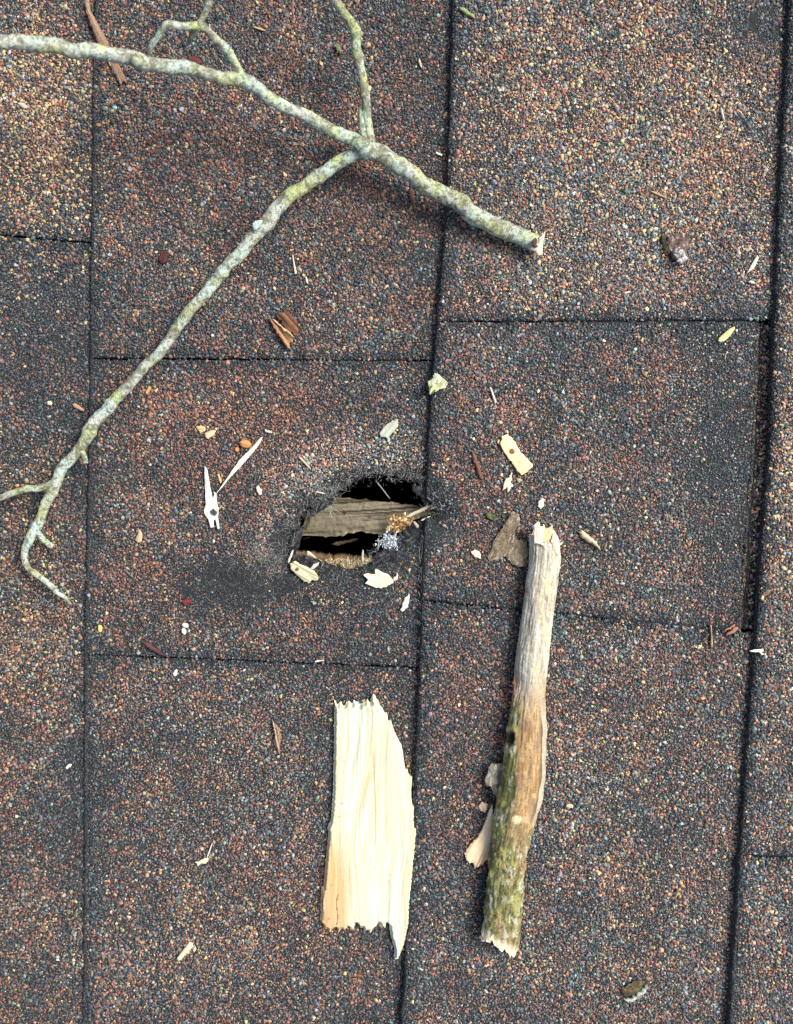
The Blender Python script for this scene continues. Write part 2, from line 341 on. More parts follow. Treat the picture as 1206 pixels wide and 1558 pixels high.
TONE = [1.05, .90, .93, .95, .96, 1.18, 1.04, 1.08, 1.16, 1.18]
def build_tab(T, idx):
    lf, rt, yt, yb, inset, dz, label = T
    # outline in pixels
    ov = 14 if inset == 0 else -inset
    g = .8
    ytop = lambda x: np.maximum(yt(x), -330)+g; ybot = lambda x: np.minimum(yb(x), 1890)-g
    def lin(f, y): return f(y)
    xl, xr = float(lf(700)), float(rt(700))
    ysL = np.linspace(float(ytop(lf(0)+0)), float(ybot(lf(700))), 60)
    left = [(float(lf(y)), y) for y in ysL]
    y0r, y1r = float(ytop(rt(0))), float(ybot(rt(700))); right = [(float(rt(y))+ov, y) for y in np.linspace(y0r, y1r, 60)]
    pts = np.array(left+right[::-1])
    out = at(pts[:, 0], pts[:, 1], 2*MM)[:, :2]; out = resample(out, 2.0*MM)
    nn = np.stack([vn(p3(out[:, 0], out[:, 1]), 120, 31+idx)-.5, vn(p3(out[:, 0], out[:, 1]), 120, 41+idx)-.5], 1)
    n2 = np.stack([vn(p3(out[:, 0], out[:, 1]), 500, 31+idx)-.5, vn(p3(out[:, 0], out[:, 1]), 500, 41+idx)-.5], 1)
    out = out+nn*.9*MM+n2*.5*MM
    loops = [out]; cutl = []
    if idx in (3, 6): loops.append(hole_w)
    if idx == 6:   # notch: even-odd would re-add the part left of the edge, so clip manually
        loops = [out]
    def zf(P, d):
        px, py = topx(np.column_stack([P, np.full(len(P), 2*MM)]))
        z = ztab(T, px, py, P[:, 0], P[:, 1])-.45*MM*(1-sm(d, 0, .8*MM))
        if idx in (3, 6):
            dh = holed(P); z = z-1.6*MM*(1-sm(dh, 0, 7*MM))+(vn(p3(P[:, 0], P[:, 1]), 350, 77)-.5)*1.3*MM*(1-sm(dh, 2*MM, 12*MM))+(fbm(p3(P[:, 0], P[:, 1]), 900, 78, 2)-.5)*1.8*MM*(1-sm(dh, 1*MM, 6*MM))
        return z, z-(3.9*MM if T[0] is not L0 else 1.9*MM)
    if idx == 3:
        # hole crosses the right side which lies under the neighbour: treat as outer minus hole
        V, Q, n, d = region([out, hole_w], .7*MM, zf)
        # even-odd leaves a flap where the hole sticks out past the outline; remove it
        c = V[Q].mean(1); bad = ~inside(c[:, 0], c[:, 1], [out]) & inside(c[:, 0], c[:, 1], [hole_w]); Q = Q[~bad]
    elif idx == 6:
        V, Q, n, d = region([out], .8*MM, zf)
        c = V[Q].mean(1); Q = Q[~inside(c[:, 0], c[:, 1], [hole_w])]
    else:
        V, Q, n, d = region(loops, 2.2*MM, zf)
    nQ = len(Q)
    # granules
    x0, x1 = max(float(min(lf(-300), lf(1900))), -150), min(float(max(rt(-300), rt(1900))), 1356)
    y0, y1 = max(float(ytop(xl)), -150)-12, min(float(ybot(xr)), 1708)+12
    VV, FF, CC = [V], [Q], [np.full((len(V), 3), .03)]; base = len(V)
    tri = []
    for pitch, r0, r1, tm, lim in ((1.06*MM, .38, .84, T_big, 150), (.78*MM, .24, .46, T_mid, 60), (.56*MM, .14, .28, T_small, 25)):
        px, py = scatter(max(x0, -lim), min(x1, 1206+lim), max(y0, -lim), min(y1, 1558+lim), pitch)
        wob = (vn(p3(px, py), 1/30., 61+idx)-.5)*3+(vn(p3(px, py), 1/8., 63+idx)-.5)*3
        ins = (px > lf(py)+1+wob) & (px < rt(py)+(6 if inset == 0 else -inset-1+wob)) & (py > ytop(px)+.5+wob*.5) & (py < ybot(px)-.5+wob*.5)
        px, py = px[ins], py[ins]
        P = at(px, py, 2*MM)
        b = bare(px, py)
        bn = sm(fbm(p3(px, py), 1/14., 51, 3), .25, .75)
        keep = bn > b*(1.05 if tm is not T_small else .42)-.12
        big = tm is T_big
        keep &= rng.uniform(size=len(px)) < (.88 if big else .96)
        if tm is T_big: keep &= rng.uniform(size=len(px)) > b*.75
        r = (r0+(r1-r0)*rng.uniform(0, 1, len(px))**1.5)*MM*(1+.25*(vn(p3(px, py), 1/40., 91)-.5))
        # finer grains in some patches
        fine = gw(px, py, (1095, 680, 55, 220, .75))+gw(px, py, (240, 1180, 150, 120, .4))+gw(px, py, (370, 880, 120, 50, 1))
        r *= 1-.4*np.clip(fine, 0, 1)
        dh = np.full(len(px), 1.)
        if idx in (3, 6):
            near = (np.abs(px-555) < 200) & (np.abs(py-800) < 160); dh[near] = holed(P[near, :2])
            ih = np.zeros(len(px), bool); ih[near] = inside(P[near, 0], P[near, 1], [hole_w]); keep &= ~ih
            lim2 = (1.0+3.4*fbm(p3(px, py), 1/20., 81, 2))*MM*np.where((py < 800) & (px < 660), 1.5, .9)
            keep &= (dh > lim2) | (rng.uniform(size=len(px)) < (.12 if big else .3))
            r = np.where(dh < 9*MM, r*.82, r)
        px, py, P, r, dh = px[keep], py[keep], P[keep], r[keep], dh[keep]
        z = ztab(T, px, py, P[:, 0], P[:, 1])
        # edge drop like the slab
        e = np.minimum(np.abs(px-lf(py)), np.minimum(np.abs(py-yt(px)), np.abs(yb(px)-py)))*PX
        if inset: e = np.minimum(e, np.abs(rt(py)-inset-px)*PX)
        z -= .45*MM*(1-sm(e, .1*MM, .9*MM))
        if idx in (3, 6): z = z-1.6*MM*(1-sm(dh, 0, 7*MM))+np.where(dh < 12*MM, (vn(p3(P[:, 0], P[:, 1]), 350, 77)-.5)*1.3*MM*(1-sm(dh, 2*MM, 12*MM)), 0)
        z += rng.uniform(-.10, .16, len(z))*MM-(0 if big else .02*MM)
        P = P.copy(); P[:, 2] = z
        col, k = choose(px, py, TONE[idx])
        pr_ = (gw(px, py, (455, 745, 60, 45, 1))+gw(px, py, (540, 690, 110, 38, 1))+gw(px, py, (412, 815, 26, 40, .8))).clip(0, 1) if idx == 3 else None
        if idx == 3: col = col*(1+.15*pr_[:, None])+np.array((.03, .034, .03))*pr_[:, None]
        # darkened rims: random dark grains paint seam shade beside the butt edge and cuts
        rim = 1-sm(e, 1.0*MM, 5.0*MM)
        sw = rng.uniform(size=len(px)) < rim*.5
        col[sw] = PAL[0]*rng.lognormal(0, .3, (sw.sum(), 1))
        if idx in (3, 6):
            dark_rim = (dh < 7*MM) & (rng.uniform(size=len(px)) < .55) & ~((py < 715) & (px > 480))  # random dark grains close round the hole
            col[dark_rim] = PAL[0]*rng.lognormal(.1, .4, (dark_rim.sum(), 1))
        v, f, c = granules(P, r, col, tm, .2)
        VV.append(v); FF.append(f+base); CC.append(c); base += len(v); tri.append(len(f))
    if idx != 0:
        ne = 16000; py = rng.uniform(max(y0, -40), min(y1, 1598), ne); px = lf(py)+rng.uniform(-1.2, 2.4, ne)
        ok = (py > ytop(px)) & (py < ybot(px)); P0 = at(px, py, 2*MM)
        if idx in (3, 6): ok &= ~inside(P0[:, 0], P0[:, 1], [hole_w]) & (np.hypot(px-660, py-778) > 14)
        px, py = px[ok], py[ok]; P = at(px, py, 2*MM); zt = ztab(T, px, py, P[:, 0], P[:, 1]); dn = rng.uniform(0, 1, len(px))**.7
        P[:, 2] = zt-dn*(STEPS[T[0]]-.2*MM); P[:, 0] -= dn*.25*MM+(vn(p3(px*0, py), 1/13., 71+idx)-.5)*.5*MM
        r = rng.uniform(.16, .5, len(px))*MM; cc = choose(px, py)[0]*.35+PAL[0]*.35; cc = np.where(rng.uniform(size=(len(px), 1)) < .7, PAL[0]*.55*rng.lognormal(0, .4, (len(px), 1)), cc)
        if inset:
            py2 = rng.uniform(488, 962, 7000); px2 = rt(py2)-inset+rng.uniform(-2.5, 1.5, 7000); ok = (py2 > ytop(px2)) & (py2 < ybot(px2)); px2, py2 = px2[ok], py2[ok]; P2 = at(px2, py2, 0*MM)
            P2[:, 2] = ztab(T, px2, py2, P2[:, 0], P2[:, 1])-.25*MM-rng.uniform(0, 1, len(px2))**.7*2.2*MM; P2[:, 0] += (vn(p3(px2*0, py2), 1/11., 99)-.5)*.7*MM
            P = np.vstack([P, P2]); r = np.concatenate([r, rng.uniform(.16, .5, len(px2))*MM]); cc = np.vstack([cc, choose(px2, py2)[0]*np.where(rng.uniform(size=(len(px2), 1)) < .6, .3, .8)])
        v, f, c = granules(P, r, cc, T_mid, .2); VV.append(v); FF.append(f+base); CC.append(c); base += len(v); tri.append(len(f))
    V = np.concatenate(VV); F = [FF[0], np.concatenate(FF[1:])]; C = np.concatenate(CC)
    fm = np.concatenate([np.zeros(nQ), np.ones(sum(tri))])
    o = mesh_obj('roof_shingle', V, F, C, [M_asph, M_gran], fm=fm)
    tag(o, label, 'shingle', 'roof shingles laid in four overlapping courses')
    if idx == 6:   # the lower layer that shows as a narrow strip in the groove beside the next course
        pts = [(float(rt(y))-inset-8, y) for y in np.linspace(492, 958, 40)]+[(float(rt(y))+8, y) for y in np.linspace(958, 492, 40)]
        out = at([p[0] for p in pts], [p[1] for p in pts], 0)[:, :2]
        sv, sq, n, d = region([out], 1.5*MM, lambda P, d: (np.full(len(P), -2.0*MM), np.full(len(P), -4.2*MM)))
        px, py = scatter(1100, 1200, 492, 958, .75*MM); ok = (px > rt(py)-inset+4) & (px < rt(py)+2) & (rng.uniform(size=len(px)) < .75)
        px, py = px[ok], py[ok]; P = at(px, py, -2.0*MM); r = rng.uniform(.25, .75, len(px))*MM
        v, f, c = granules(P, r, choose(px+40, py)[0]*np.where((px < rt(py)-inset+9) | (px > rt(py)-7),   .5, 1.5)[:, None], T_big, .2)  # strip edges darkened to paint groove shade, middle lightened against the shadow
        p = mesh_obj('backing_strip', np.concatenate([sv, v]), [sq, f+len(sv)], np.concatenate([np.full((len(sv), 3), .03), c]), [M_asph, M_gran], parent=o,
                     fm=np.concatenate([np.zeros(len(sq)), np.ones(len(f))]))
    return o
tabs = [build_tab(T, i) for i, T in enumerate(TABS)]

# ------------------------------------------------ setting under and around
def rect_w(x0, y0, x1, y1, z=0): return at([x0, x1, x1, x0], [y0, y0, y1, y1], z)[:, :2]
# felt sheet with an opening
RO = rect_w(392, 660, 730, 910, -6*MM)
BIG = np.array([(-.3, -.36), (.3, -.36), (.3, .36), (-.3, .36)])
def ring(name, outer, inner, z0, z1, mat, label=None):
    V = np.array([(*p, z0) for p in outer]+[(*p, z0) for p in inner]+[(*p, z1) for p in outer]+[(*p, z1) for p in inner])
    F = []
    for i in range(4):
        j = (i+1) % 4; F += [(i, j, 4+j, 4+i), (8+j, 8+i, 12+i, 12+j), (j, i, 8+i, 8+j), (4+i, 4+j, 12+j, 12+i)]
    return mesh_obj(name, V, np.array(F), None, mat)
RO2 = np.array([(RO[:, 0].min(), RO[:, 1].min()), (RO[:, 0].max(), RO[:, 1].min()), (RO[:, 0].max(), RO[:, 1].max()), (RO[:, 0].min(), RO[:, 1].max())])
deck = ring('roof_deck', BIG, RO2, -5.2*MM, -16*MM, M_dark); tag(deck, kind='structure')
# closed dark attic below the opening
def attic():
    x0, y0 = RO2[0]-.08; x1, y1 = RO2[2]+.08; z0, z1 = -.3, -17*MM
    V = [(x0, y0, z1), (x1, y0, z1), (x1, y1, z1), (x0, y1, z1), (x0, y0, z0), (x1, y0, z0), (x1, y1, z0), (x0, y1, z0)]
    F = [(4, 5, 6, 7), (0, 4, 5, 1), (1, 5, 6, 2), (2, 6, 7, 3), (3, 7, 4, 0)]
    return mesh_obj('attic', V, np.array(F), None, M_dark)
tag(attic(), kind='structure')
# the rest of the roof, out of the picture on every side
FARR = np.array([(-1.5, -1.5), (1.5, -1.5), (1.5, 1.5), (-1.5, 1.5)])
INN = np.array([(-.215, -.255), (.215, -.255), (.215, .268), (-.215, .268)])
tag(ring('roof_surface', FARR, INN, 3.2*MM, 1.0*MM, M_far), kind='structure')

# ------------------------------------------------------ hole interior
def cwood(P, a, b, c=None, ang=0., f=(60, 900), seed=0, spots=()):
    """streaked wood colour; ang = grain direction"""
    ca, sa = math.cos(ang), math.sin(ang); u = P[:, 0]*ca+P[:, 1]*sa; v = -P[:, 0]*sa+P[:, 1]*ca
    G = p3(u*f[0], v*f[1], P[:, 2]*f[1]*.3)
    n = fbm(G, 1, seed, 3); C = mixc(a, b, sm(n, .3, .7))
    if c is not None: C = mixc(C, c, sm(fbm(p3(u*f[0]*.7, v*f[1]*1.6), 1, seed+5, 2), .62, .78))
    for (sx, sy, r, sc) in spots:
        q = at(sx, sy, 2*MM); dd = np.hypot(P[:, 0]-q[0], P[:, 1]-q[1]); rr = r*PX*(.7+.6*vn(P, 900, 3)); C = mixc(C, sc, 1-sm(dd, rr*.7, rr*1.15))
    return C
deckhole = [(436, 838), (440, 815), (455, 772), (500, 735), (560, 705), (645, 715), (672, 755), (700, 776), (690, 798), (655, 806), (625, 820), (600, 842), (572, 852), (540, 848), (505, 846), (470, 842)]
dh = jag(at([p[0] for p in deckhole], [p[1] for p in deckhole], -6*MM)[:, :2], .3*MM, 1.2*MM, 5)
rr = RO2+np.array([(-1, -1), (1, -1), (1, 1), (-1, 1)])*1*MM
def zf(P, d):
    px, py = topx(np.column_stack([P, np.full(len(P), -6*MM)]))
    rough = sm(py, 846, 852)*(1-sm(d, 3*MM, 6*MM))
    z = -5.0*MM-.4*MM*(1-sm(d, 0, 1*MM))+(vn(p3(P[:, 0], P[:, 1]), 1400, 6)-.5)*2.0*MM*rough
    return z, np.full(len(P), -15.5*MM)
V, Q, n, d = region([rr, dh], .45*MM, zf)
px, py = topx(V)
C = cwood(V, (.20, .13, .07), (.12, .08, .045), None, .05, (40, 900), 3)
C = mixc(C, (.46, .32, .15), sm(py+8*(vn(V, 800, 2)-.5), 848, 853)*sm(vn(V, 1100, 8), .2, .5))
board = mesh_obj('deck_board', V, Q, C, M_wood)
tag(board, 'tan broken roof board whose rough edge shows along the bottom of the hole', 'board')

# loose plank lying inside the hole
pl = [(450, 820), (458, 802), (468, 780), (482, 764), (505, 756), (545, 760), (600, 765), (640, 769), (672, 770), (668, 777), (640, 786), (618, 797), (600, 812), (575, 812), (545, 810), (510, 818), (470, 817)]
pz = -11*MM
plw = jag(at([p[0] for p in pl], [p[1] for p in pl], pz)[:, :2], .25*MM, 1.2*MM, 8)
def zf(P, d):
    px, py = topx(np.column_stack([P, np.full(len(P), pz)]))
    z = pz+4.6*MM*sm(px, 480, 670)-4*MM*(1-sm(px, 450, 540)); ang = .06
    v = -P[:, 0]*ang+P[:, 1]
    z = z+(fbm(p3(P[:, 0]*40, v*700), 1, 4, 3)-.5)*1.0*MM+(fbm(p3(P[:, 0], P[:, 1]), 900, 14, 2)-.5)*.5*MM-1.6*MM*(1-sm(d, 0, 2.5*MM))
    return z, z-4*MM
V, Q, n, d = region([plw], .4*MM, zf)
px, py = topx(V)
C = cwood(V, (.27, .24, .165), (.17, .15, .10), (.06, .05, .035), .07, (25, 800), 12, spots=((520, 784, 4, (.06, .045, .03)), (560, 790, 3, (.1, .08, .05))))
C = mixc(C, (.52, .46, .28), sm(py+(px-560)*.35, 790, 826)*.85); C = C*(1+.12*(fbm(V, 1200, 66, 2)-.5))[:, None]  # pale lower right paints the plank's lighter side, left kept darker as shading
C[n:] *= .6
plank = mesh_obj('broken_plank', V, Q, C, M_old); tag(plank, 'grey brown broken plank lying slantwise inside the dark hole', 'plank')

# ------------------------------------------------ flakes, chips and splinters
def pieces(name, label, cat, poly, th=.8, lift=.1, a=(.8, .74, .55), b=(.7, .6, .4), c=None, ang=None, res=.2, jam=.17, tilt=(0, 0), dome=.6, group=None, spots=(), mat=None, parent=None, relief=.22, f=(80, 1400), seed=None, z=None, curl=0.0, twist=0):
    poly = np.asarray(poly, float); cx, cy = poly.mean(0)
    seed = int(cx*7+cy) if seed is None else seed
    zb = (surf(cx, cy) if z is None else z*MM)+lift*MM
    W = at(poly[:, 0], poly[:, 1], zb)[:, :2]; W = jag(W, jam*MM*.8, .6*MM, seed) if jam else W
    cw = W.mean(0)
    if ang is None:
        D = W-cw; _, _, vt = np.linalg.svd(D); ang = math.atan2(vt[0][1], vt[0][0])
    ca, sa = math.cos(ang), math.sin(ang)
    def zf(P, d):
        L = P-cw; u = L[:, 0]*ca+L[:, 1]*sa; v = -L[:, 0]*sa+L[:, 1]*ca
        m = max(d.max(), 1e-5)
        prof = (1-dome)+dome*np.sqrt(np.clip(d/m, 0, 1)*(2-np.clip(d/m, 0, 1)))
        um = max(abs(u).max(), 1e-4)
        base = zb+tilt[0]*u+tilt[1]*v+curl*MM*(u/um)**2+twist*MM*(u/um)*(v/um)
        rel = (fbm(p3((P[:, 0]*ca+P[:, 1]*sa)*f[0], (-P[:, 0]*sa+P[:, 1]*ca)*f[1]), 1, seed, 3)-.5)*2*relief*MM
        return base+th*MM*(.25+.75*prof)+rel, base-th*MM*.15*prof
    V, Q, n, d = region([W], res*MM, zf, 0)
    C = cwood(V, a, b, c, ang, f, seed, spots)
    C[n:] *= .8
    o = mesh_obj(name, V, Q, C, mat or M_wood, parent=parent)
    if not parent: tag(o, label, cat, group)
    return o
def sliver(x0, y0, x1, y1, w0, w1=None, tip=.15, k=0):
    """long splinter outline; widths in px at start and end"""
    w1 = w0 if w1 is None else w1; a = np.array((x0, y0), float); b = np.array((x1, y1), float); t = (b-a)/np.hypot(*(b-a)); nrm = np.array((-t[1], t[0]))
    r = np.random.default_rng(int(x0*3+y0)); L = []; Rr = []
    for s in np.linspace(0, 1, 7):
        e = min(1, .25+s/max(tip, .01)) if s < tip else min(1, .25+(1-s)/max(tip, .01))
        w = (w0+(w1-w0)*s)/2*e; j = r.normal(0, .06)*w; L.append(a+(b-a)*s+nrm*(w+j)); Rr.append(a+(b-a)*s-nrm*(w-j))
    return L+Rr[::-1]
def chipoly(cx, cy, rx, ry, deg=0, n=9, irr=.22, seed=1):
    r = np.random.default_rng(int(cx*5+cy)+seed); o = []
    for k in range(n):
        t = 2*math.pi*k/n+r.uniform(-.2, .2); q = 1+r.uniform(-irr, irr); x, y = math.cos(t)*rx*q, math.sin(t)*ry*q; A = R(deg)
        o.append((cx+x*math.cos(A)-y*math.sin(A), cy+x*math.sin(A)+y*math.cos(A)))
    return o
WHITE, CREAM, TAN, BRN = (.64, .62, .53), (.84, .72, .44), (.58, .42, .24), (.20, .11, .07)

# the big cream wood slab
big = [(508, 1067), (517, 1069), (528, 1070), (540, 1073), (546, 1074), (548, 1068), (557, 1067), (560, 1064), (564, 1066), (563, 1060), (570, 1060), (574, 1066), (579, 1077), (583, 1080), (589, 1088), (590, 1099),
       (594, 1100), (601, 1118), (610, 1136), (613, 1150), (616, 1173), (620, 1172), (621, 1181), (627, 1184), (625, 1206), (626, 1224), (631, 1227), (632, 1256), (636, 1262), (634, 1285), (630, 1330), (625, 1380), (624, 1405), (618, 1434), (611, 1450),
       (603, 1466), (599, 1460), (600, 1448), (597, 1436), (594, 1426), (592, 1412), (588, 1408), (582, 1411), (578, 1405), (572, 1411), (565, 1418), (554, 1419), (552, 1410), (541, 1410), (535, 1420), (531, 1414), (525, 1411), (514, 1418),
       (511, 1412), (503, 1421), (495, 1421), (490, 1410), (486, 1405), (487, 1378), (488, 1354), (491, 1352), (494, 1322), (497, 1290), (499, 1268), (497, 1264), (503, 1250), (506, 1200), (507, 1150)]
def big_wood():
    zb = surf(560, 1240)+.3*MM; W = at([p[0] for p in big], [p[1] for p in big], zb+3*MM)[:, :2]; W = resample(W, .45*MM); tg = np.roll(W, -3, 0)-np.roll(W, 3, 0); hz = (np.abs(tg[:, 0]) > np.abs(tg[:, 1])*.8).astype(float); hz = np.convolve(np.pad(hz, 2, 'wrap'), np.ones(5)/5, 'valid')
    W[:, 1] += hz*((vn(p3(W[:, 0], 0*W[:, 1]), 900, 3)-.5)*3.4+(vn(p3(W[:, 0], W[:, 1]), 1800, 5)-.5)*1.4)*MM; W = W+np.random.default_rng(4).normal(0, .10*MM, W.shape)
    ang = R(84); ca, sa = math.cos(ang), math.sin(ang)
    def zf(P, d):
        px, py = topx(np.column_stack([P, np.full(len(P), zb+3*MM)]))
        bend = 6*np.sin((py-1060)/130.)+4*np.sin((py-1060)/47.)*sm(px, 540, 600); xx = px+bend
        ridge = fbm(p3(xx*.09, py*.006), 1, 3, 2)-.5; fine = fbm(p3(xx*1.1, py*.02), 1, 8, 2)-.5
        z = zb+3.0*MM+ridge*.75*MM+fine*.13*MM+(fbm(p3(xx*.35, py*.02), 1, 120, 3)-.5)*.35*MM-2.2*MM*(1-sm(d, 0, 1.2*MM))+.8*MM*sm(px, 500, 630)
        return z, np.full(len(P), zb-.4*MM)+.3*MM*vn(p3(P[:, 0], P[:, 1]), 300)
    V, Q, n, d = region([W], .3*MM, zf)
    px, py = topx(V); bend = 6*np.sin((py-1060)/130.)+4*np.sin((py-1060)/47.)*sm(px, 540, 600)+26*(vn(p3(px*.02, py*.008), 1, 101)-.5)+7*(vn(p3(px*.05, py*.03), 1, 102)-.5); xx = px+bend
    G = fbm(p3(xx*.12, py*.005), 1, 6, 3); C = mixc((.60, .69, .58), (.65, .63, .44), sm(G, .40, .62))
    C = mixc(C, (.58, .66, .60), sm(fbm(p3(xx*.1, py*.004), 1, 15, 2), .55, .75)*.7)
    C = mixc(C, (.50, .40, .20), sm(fbm(p3(xx*.45, py*.006), 1, 19, 2), .56, .74)*.65)
    C = mixc(C, (.52, .44, .26), (1-sm(np.abs(fbm(p3(xx*.07, py*.003), 1, 88, 2)-.5), .004, .016))*.4)
    orange = 1.3*sm(py, 1230, 1380)*(1-sm(px, 510, 545))+.5*sm(py, 1230, 1300)*(1-sm(px, 500, 520))
    C = mixc(C, (.60, .34, .13), np.clip(orange, 0, 1)*(.5+.5*fbm(p3(xx*.3, py*.02), 1, 9, 2)))
    C = mixc(C, (.64, .62, .42), sm(px, 575, 630)*.5)
    for sx, sy, r in ((519, 1223, 2.2), (565, 1238, 1.6), (511, 1333, 1.5), (505, 1347, 2.2), (515, 1243, 2), (500, 1398, 3), (570, 1322, 1.5)):
        C = mixc(C, (.28, .17, .09), (1-sm(np.hypot(px-sx, (py-sy)*1.3), r*.5, r))*.75)
    crack = (np.abs(px-(514-.09*(py-1370)-2*np.sin(py/9.))) < .9) & (py > 1360) & (py < 1408)
    crack |= (np.abs(px-(492-.03*(py-1370)-1.5*np.sin(py/7.))) < .9) & (py > 1352) & (py < 1400)
    C = mixc(C, (.16, .07, .03), crack*.8)
    C[n:] *= .85
    o = mesh_obj('wood_slab', V, Q, C, M_wood); tag(o, 'big pale cream slab of split wood with jagged ends, orange at its lower left', 'wood piece'); return o
big_wood()

# ------------------------------------------------ thick stick
prof = [(797, 806, 840), (806, 806, 848), (820, 805, 851), (850, 804, 851), (900, 799, 845), (950, 793, 839), (985, 787, 836), (1020, 784, 832), (1040, 784, 830), (1060, 780, 828), (1090, 774, 829), (1110, 771, 831), (1130, 770, 831), (1160, 767, 830), (1185, 763, 829),
        (1210, 757, 827), (1240, 751, 817), (1262, 748, 812), (1280, 746, 804), (1300, 744, 800), (1330, 742, 799), (1360, 738, 796), (1390, 735, 793), (1410, 732, 790), (1426, 730, 784)]
def stick():
    pr = np.array(prof, float); ys = np.arange(797, 1427, 1.4)
    xl, xr = np.interp(ys, pr[:, 0], pr[:, 1]), np.interp(ys, pr[:, 0], pr[:, 2])
    k = np.ones(9)/9; xl = np.convolve(np.pad(xl, 4, 'edge'), k, 'valid'); xr = np.convolve(np.pad(xr, 4, 'edge'), k, 'valid')
    NS = 110; th = np.linspace(0, 2*math.pi, NS, endpoint=False)
    zc = np.array([surf((a+b)/2, y) for a, b, y in zip(xl, xr, ys)]); zc = np.convolve(np.pad(zc, 40, 'edge'), np.ones(81)/81, 'valid')
    hw = (xr-xl)/2*PX*.98; zc = zc+hw*.82
    cpt = at((xl+xr)/2, ys, zc)
    lo = cpt[:, None]+np.stack([np.cos(th)[None]*hw[:, None], 0*np.cos(th)[None]*hw[:, None], np.sin(th)[None]*hw[:, None]*.88], -1)
    Y = np.broadcast_to(ys[:, None], lo.shape[:2]); TH = np.broadcast_to(th, lo.shape[:2])
    nrm = np.stack([np.cos(TH), 0*TH, np.sin(TH)], -1)
    ax = p3(np.cos(TH)*1.0, Y*.006, np.sin(TH)*1.0)
    g = fbm(np.stack([np.cos(TH)*14+Y*.02, Y*.035, np.sin(TH)*14], -1), 1, 3, 3)-.5
    lump = fbm(np.stack([np.cos(TH)*1.3, Y*.02, np.sin(TH)*1.3], -1), 1, 13, 2)-.5
    bark = fbm(np.stack([np.cos(TH)*5, Y*.12, np.sin(TH)*5], -1), 1, 23, 3)-.5
    low = sm(Y, 1180, 1290)
    disp = g*.9*MM*(1-low*.4)+lump*1.7*MM+bark*1.3*MM*low+(fbm(lo, 900, 67, 2)-.5)*.4*MM
    # X across: +1 right, -1 left
    X = np.cos(TH)
    # bark lip along left and right of the bare middle
    edgeL = -.42+.12*np.sin(Y/37.); inbare = sm(X, edgeL-.05, edgeL+.05)*(1-sm(X, .62, .70))*sm(Y, 1040, 1080)*(1-sm(Y, 1240, 1275))
    disp = disp-inbare*.5*MM*(np.sin(TH) > -.2)
    px_, py_ = topx(lo)
    kn = np.hypot(px_-776, (py_-1124)*.6); disp -= 2.2*MM*(1-sm(kn, 2, 7))*(np.sin(TH) > 0); disp += .8*MM*(1-sm(np.abs(kn-10), 0, 5))*(np.sin(TH) > 0)
    k2 = np.hypot(px_-786, py_-1247); disp += 1.0*MM*(1-sm(k2, 3, 22))*(np.sin(TH) > 0)
    V = lo+nrm*disp[..., None]
    # ragged top and bottom ends: displace rows along the axis (world -y = photo down)
    rg = np.random.default_rng(5)
    tooth = (vn(p3(th*3.2, 0*th), 1, 4)*.6+vn(p3(th*9, 0*th), 1, 5)*.4)
    topw = (1-sm(ys, 797, 840))[:, None]; V[..., 1] -= topw*(tooth[None]*26*PX)
    tooth2 = (vn(p3(th*2.5, 3+0*th), 1, 7)*.6+vn(p3(th*8, 2+0*th), 1, 8)*.4)
    slope = (np.cos(th)*-.0)
    botw = sm(ys, 1385, 1426)[:, None]; V[..., 1] += botw*((tooth2[None]-.85)*22*PX-np.cos(th)[None]*16*PX)*1.0-botw*0*PX
    px, py = topx(V)
    # colours
    u = p3(np.cos(TH)*9, Y*.02, np.sin(TH)*9); st = fbm(u*1.8, 1, 31, 3); sp = fbm(p3(px*.5, py*.09), 1, 37, 3); f2 = fbm(p3(px*.12, py*.05), 1, 41, 2)
    grey = mixc((.48, .45, .35), (.26, .24, .18), sm(st, .50, .74)); grey = mixc(grey, (.66, .55, .34), sm(f2, .45, .65)*.7*sm(X, -.5, .4)); grey = mixc(grey, (.57, .56, .48), sm(fbm(p3(px*.2, py*.03), 1, 43, 2), .5, .7)*.75)
    grey = mixc(grey, (.10, .09, .07), sm(sp, .62, .74)*.4)
    tan = mixc((.40, .27, .13), (.27, .155, .07), sm(st, .4, .65)); tan = mixc(tan, (.50, .38, .20), sm(sp, .52, .66)*.7); tan = mixc(tan, (.24, .17, .12), sm(f2, .55, .72)*.6)
    green = mixc((.21, .20, .085), (.11, .115, .045), sm(st, .42, .62)); green = mixc(green, (.36, .36, .13), sm(fbm(p3(px*.12, py*.07), 1, 47, 3), .48, .64)*.85)
    green = mixc(green, (.34, .24, .12), sm(fbm(p3(px*.09, py*.03), 1, 53, 3), .52, .66)*.75); green = mixc(green, (.52, .54, .42), sm(fbm(p3(px*.28, py*.09), 1, 59, 3)+(vn(p3(px, py), .05, 60)-.5)*.25, .63, .74)*.8)
    green = mixc(green, (.03, .03, .015), sm(fbm(p3(px*.6, py*.25), 1, 61, 2), .64, .74)*.7)
    C = mixc(grey, tan, sm(Y+30*(st-.5), 1000, 1100))
    lowg = sm(Y+50*(f2-.5), 1225, 1290)
    side = (1-sm(X+.35*(st-.5), edgeL-.12, edgeL+.08))*sm(Y+40*(st-.5), 1045, 1085)
    C = mixc(C, green*.92, np.clip(np.maximum(lowg, side), 0, 1))
    rim = sm(X, .70, .78)*sm(Y, 1060, 1090)*(1-sm(Y, 1225, 1260)); C = mixc(C, (.46, .43, .33), rim*.85)
    C = mixc(C, (.05, .04, .02), (1-sm(np.abs(X-.72), .01, .05))*sm(Y, 1080, 1100)*(1-sm(Y, 1225, 1240))*.8)
    C = mixc(C, (.08, .05, .03), (1-sm(np.abs(X-edgeL), .01, .06))*sm(Y, 1050, 1090)*(1-sm(Y, 1235, 1260))*.55)
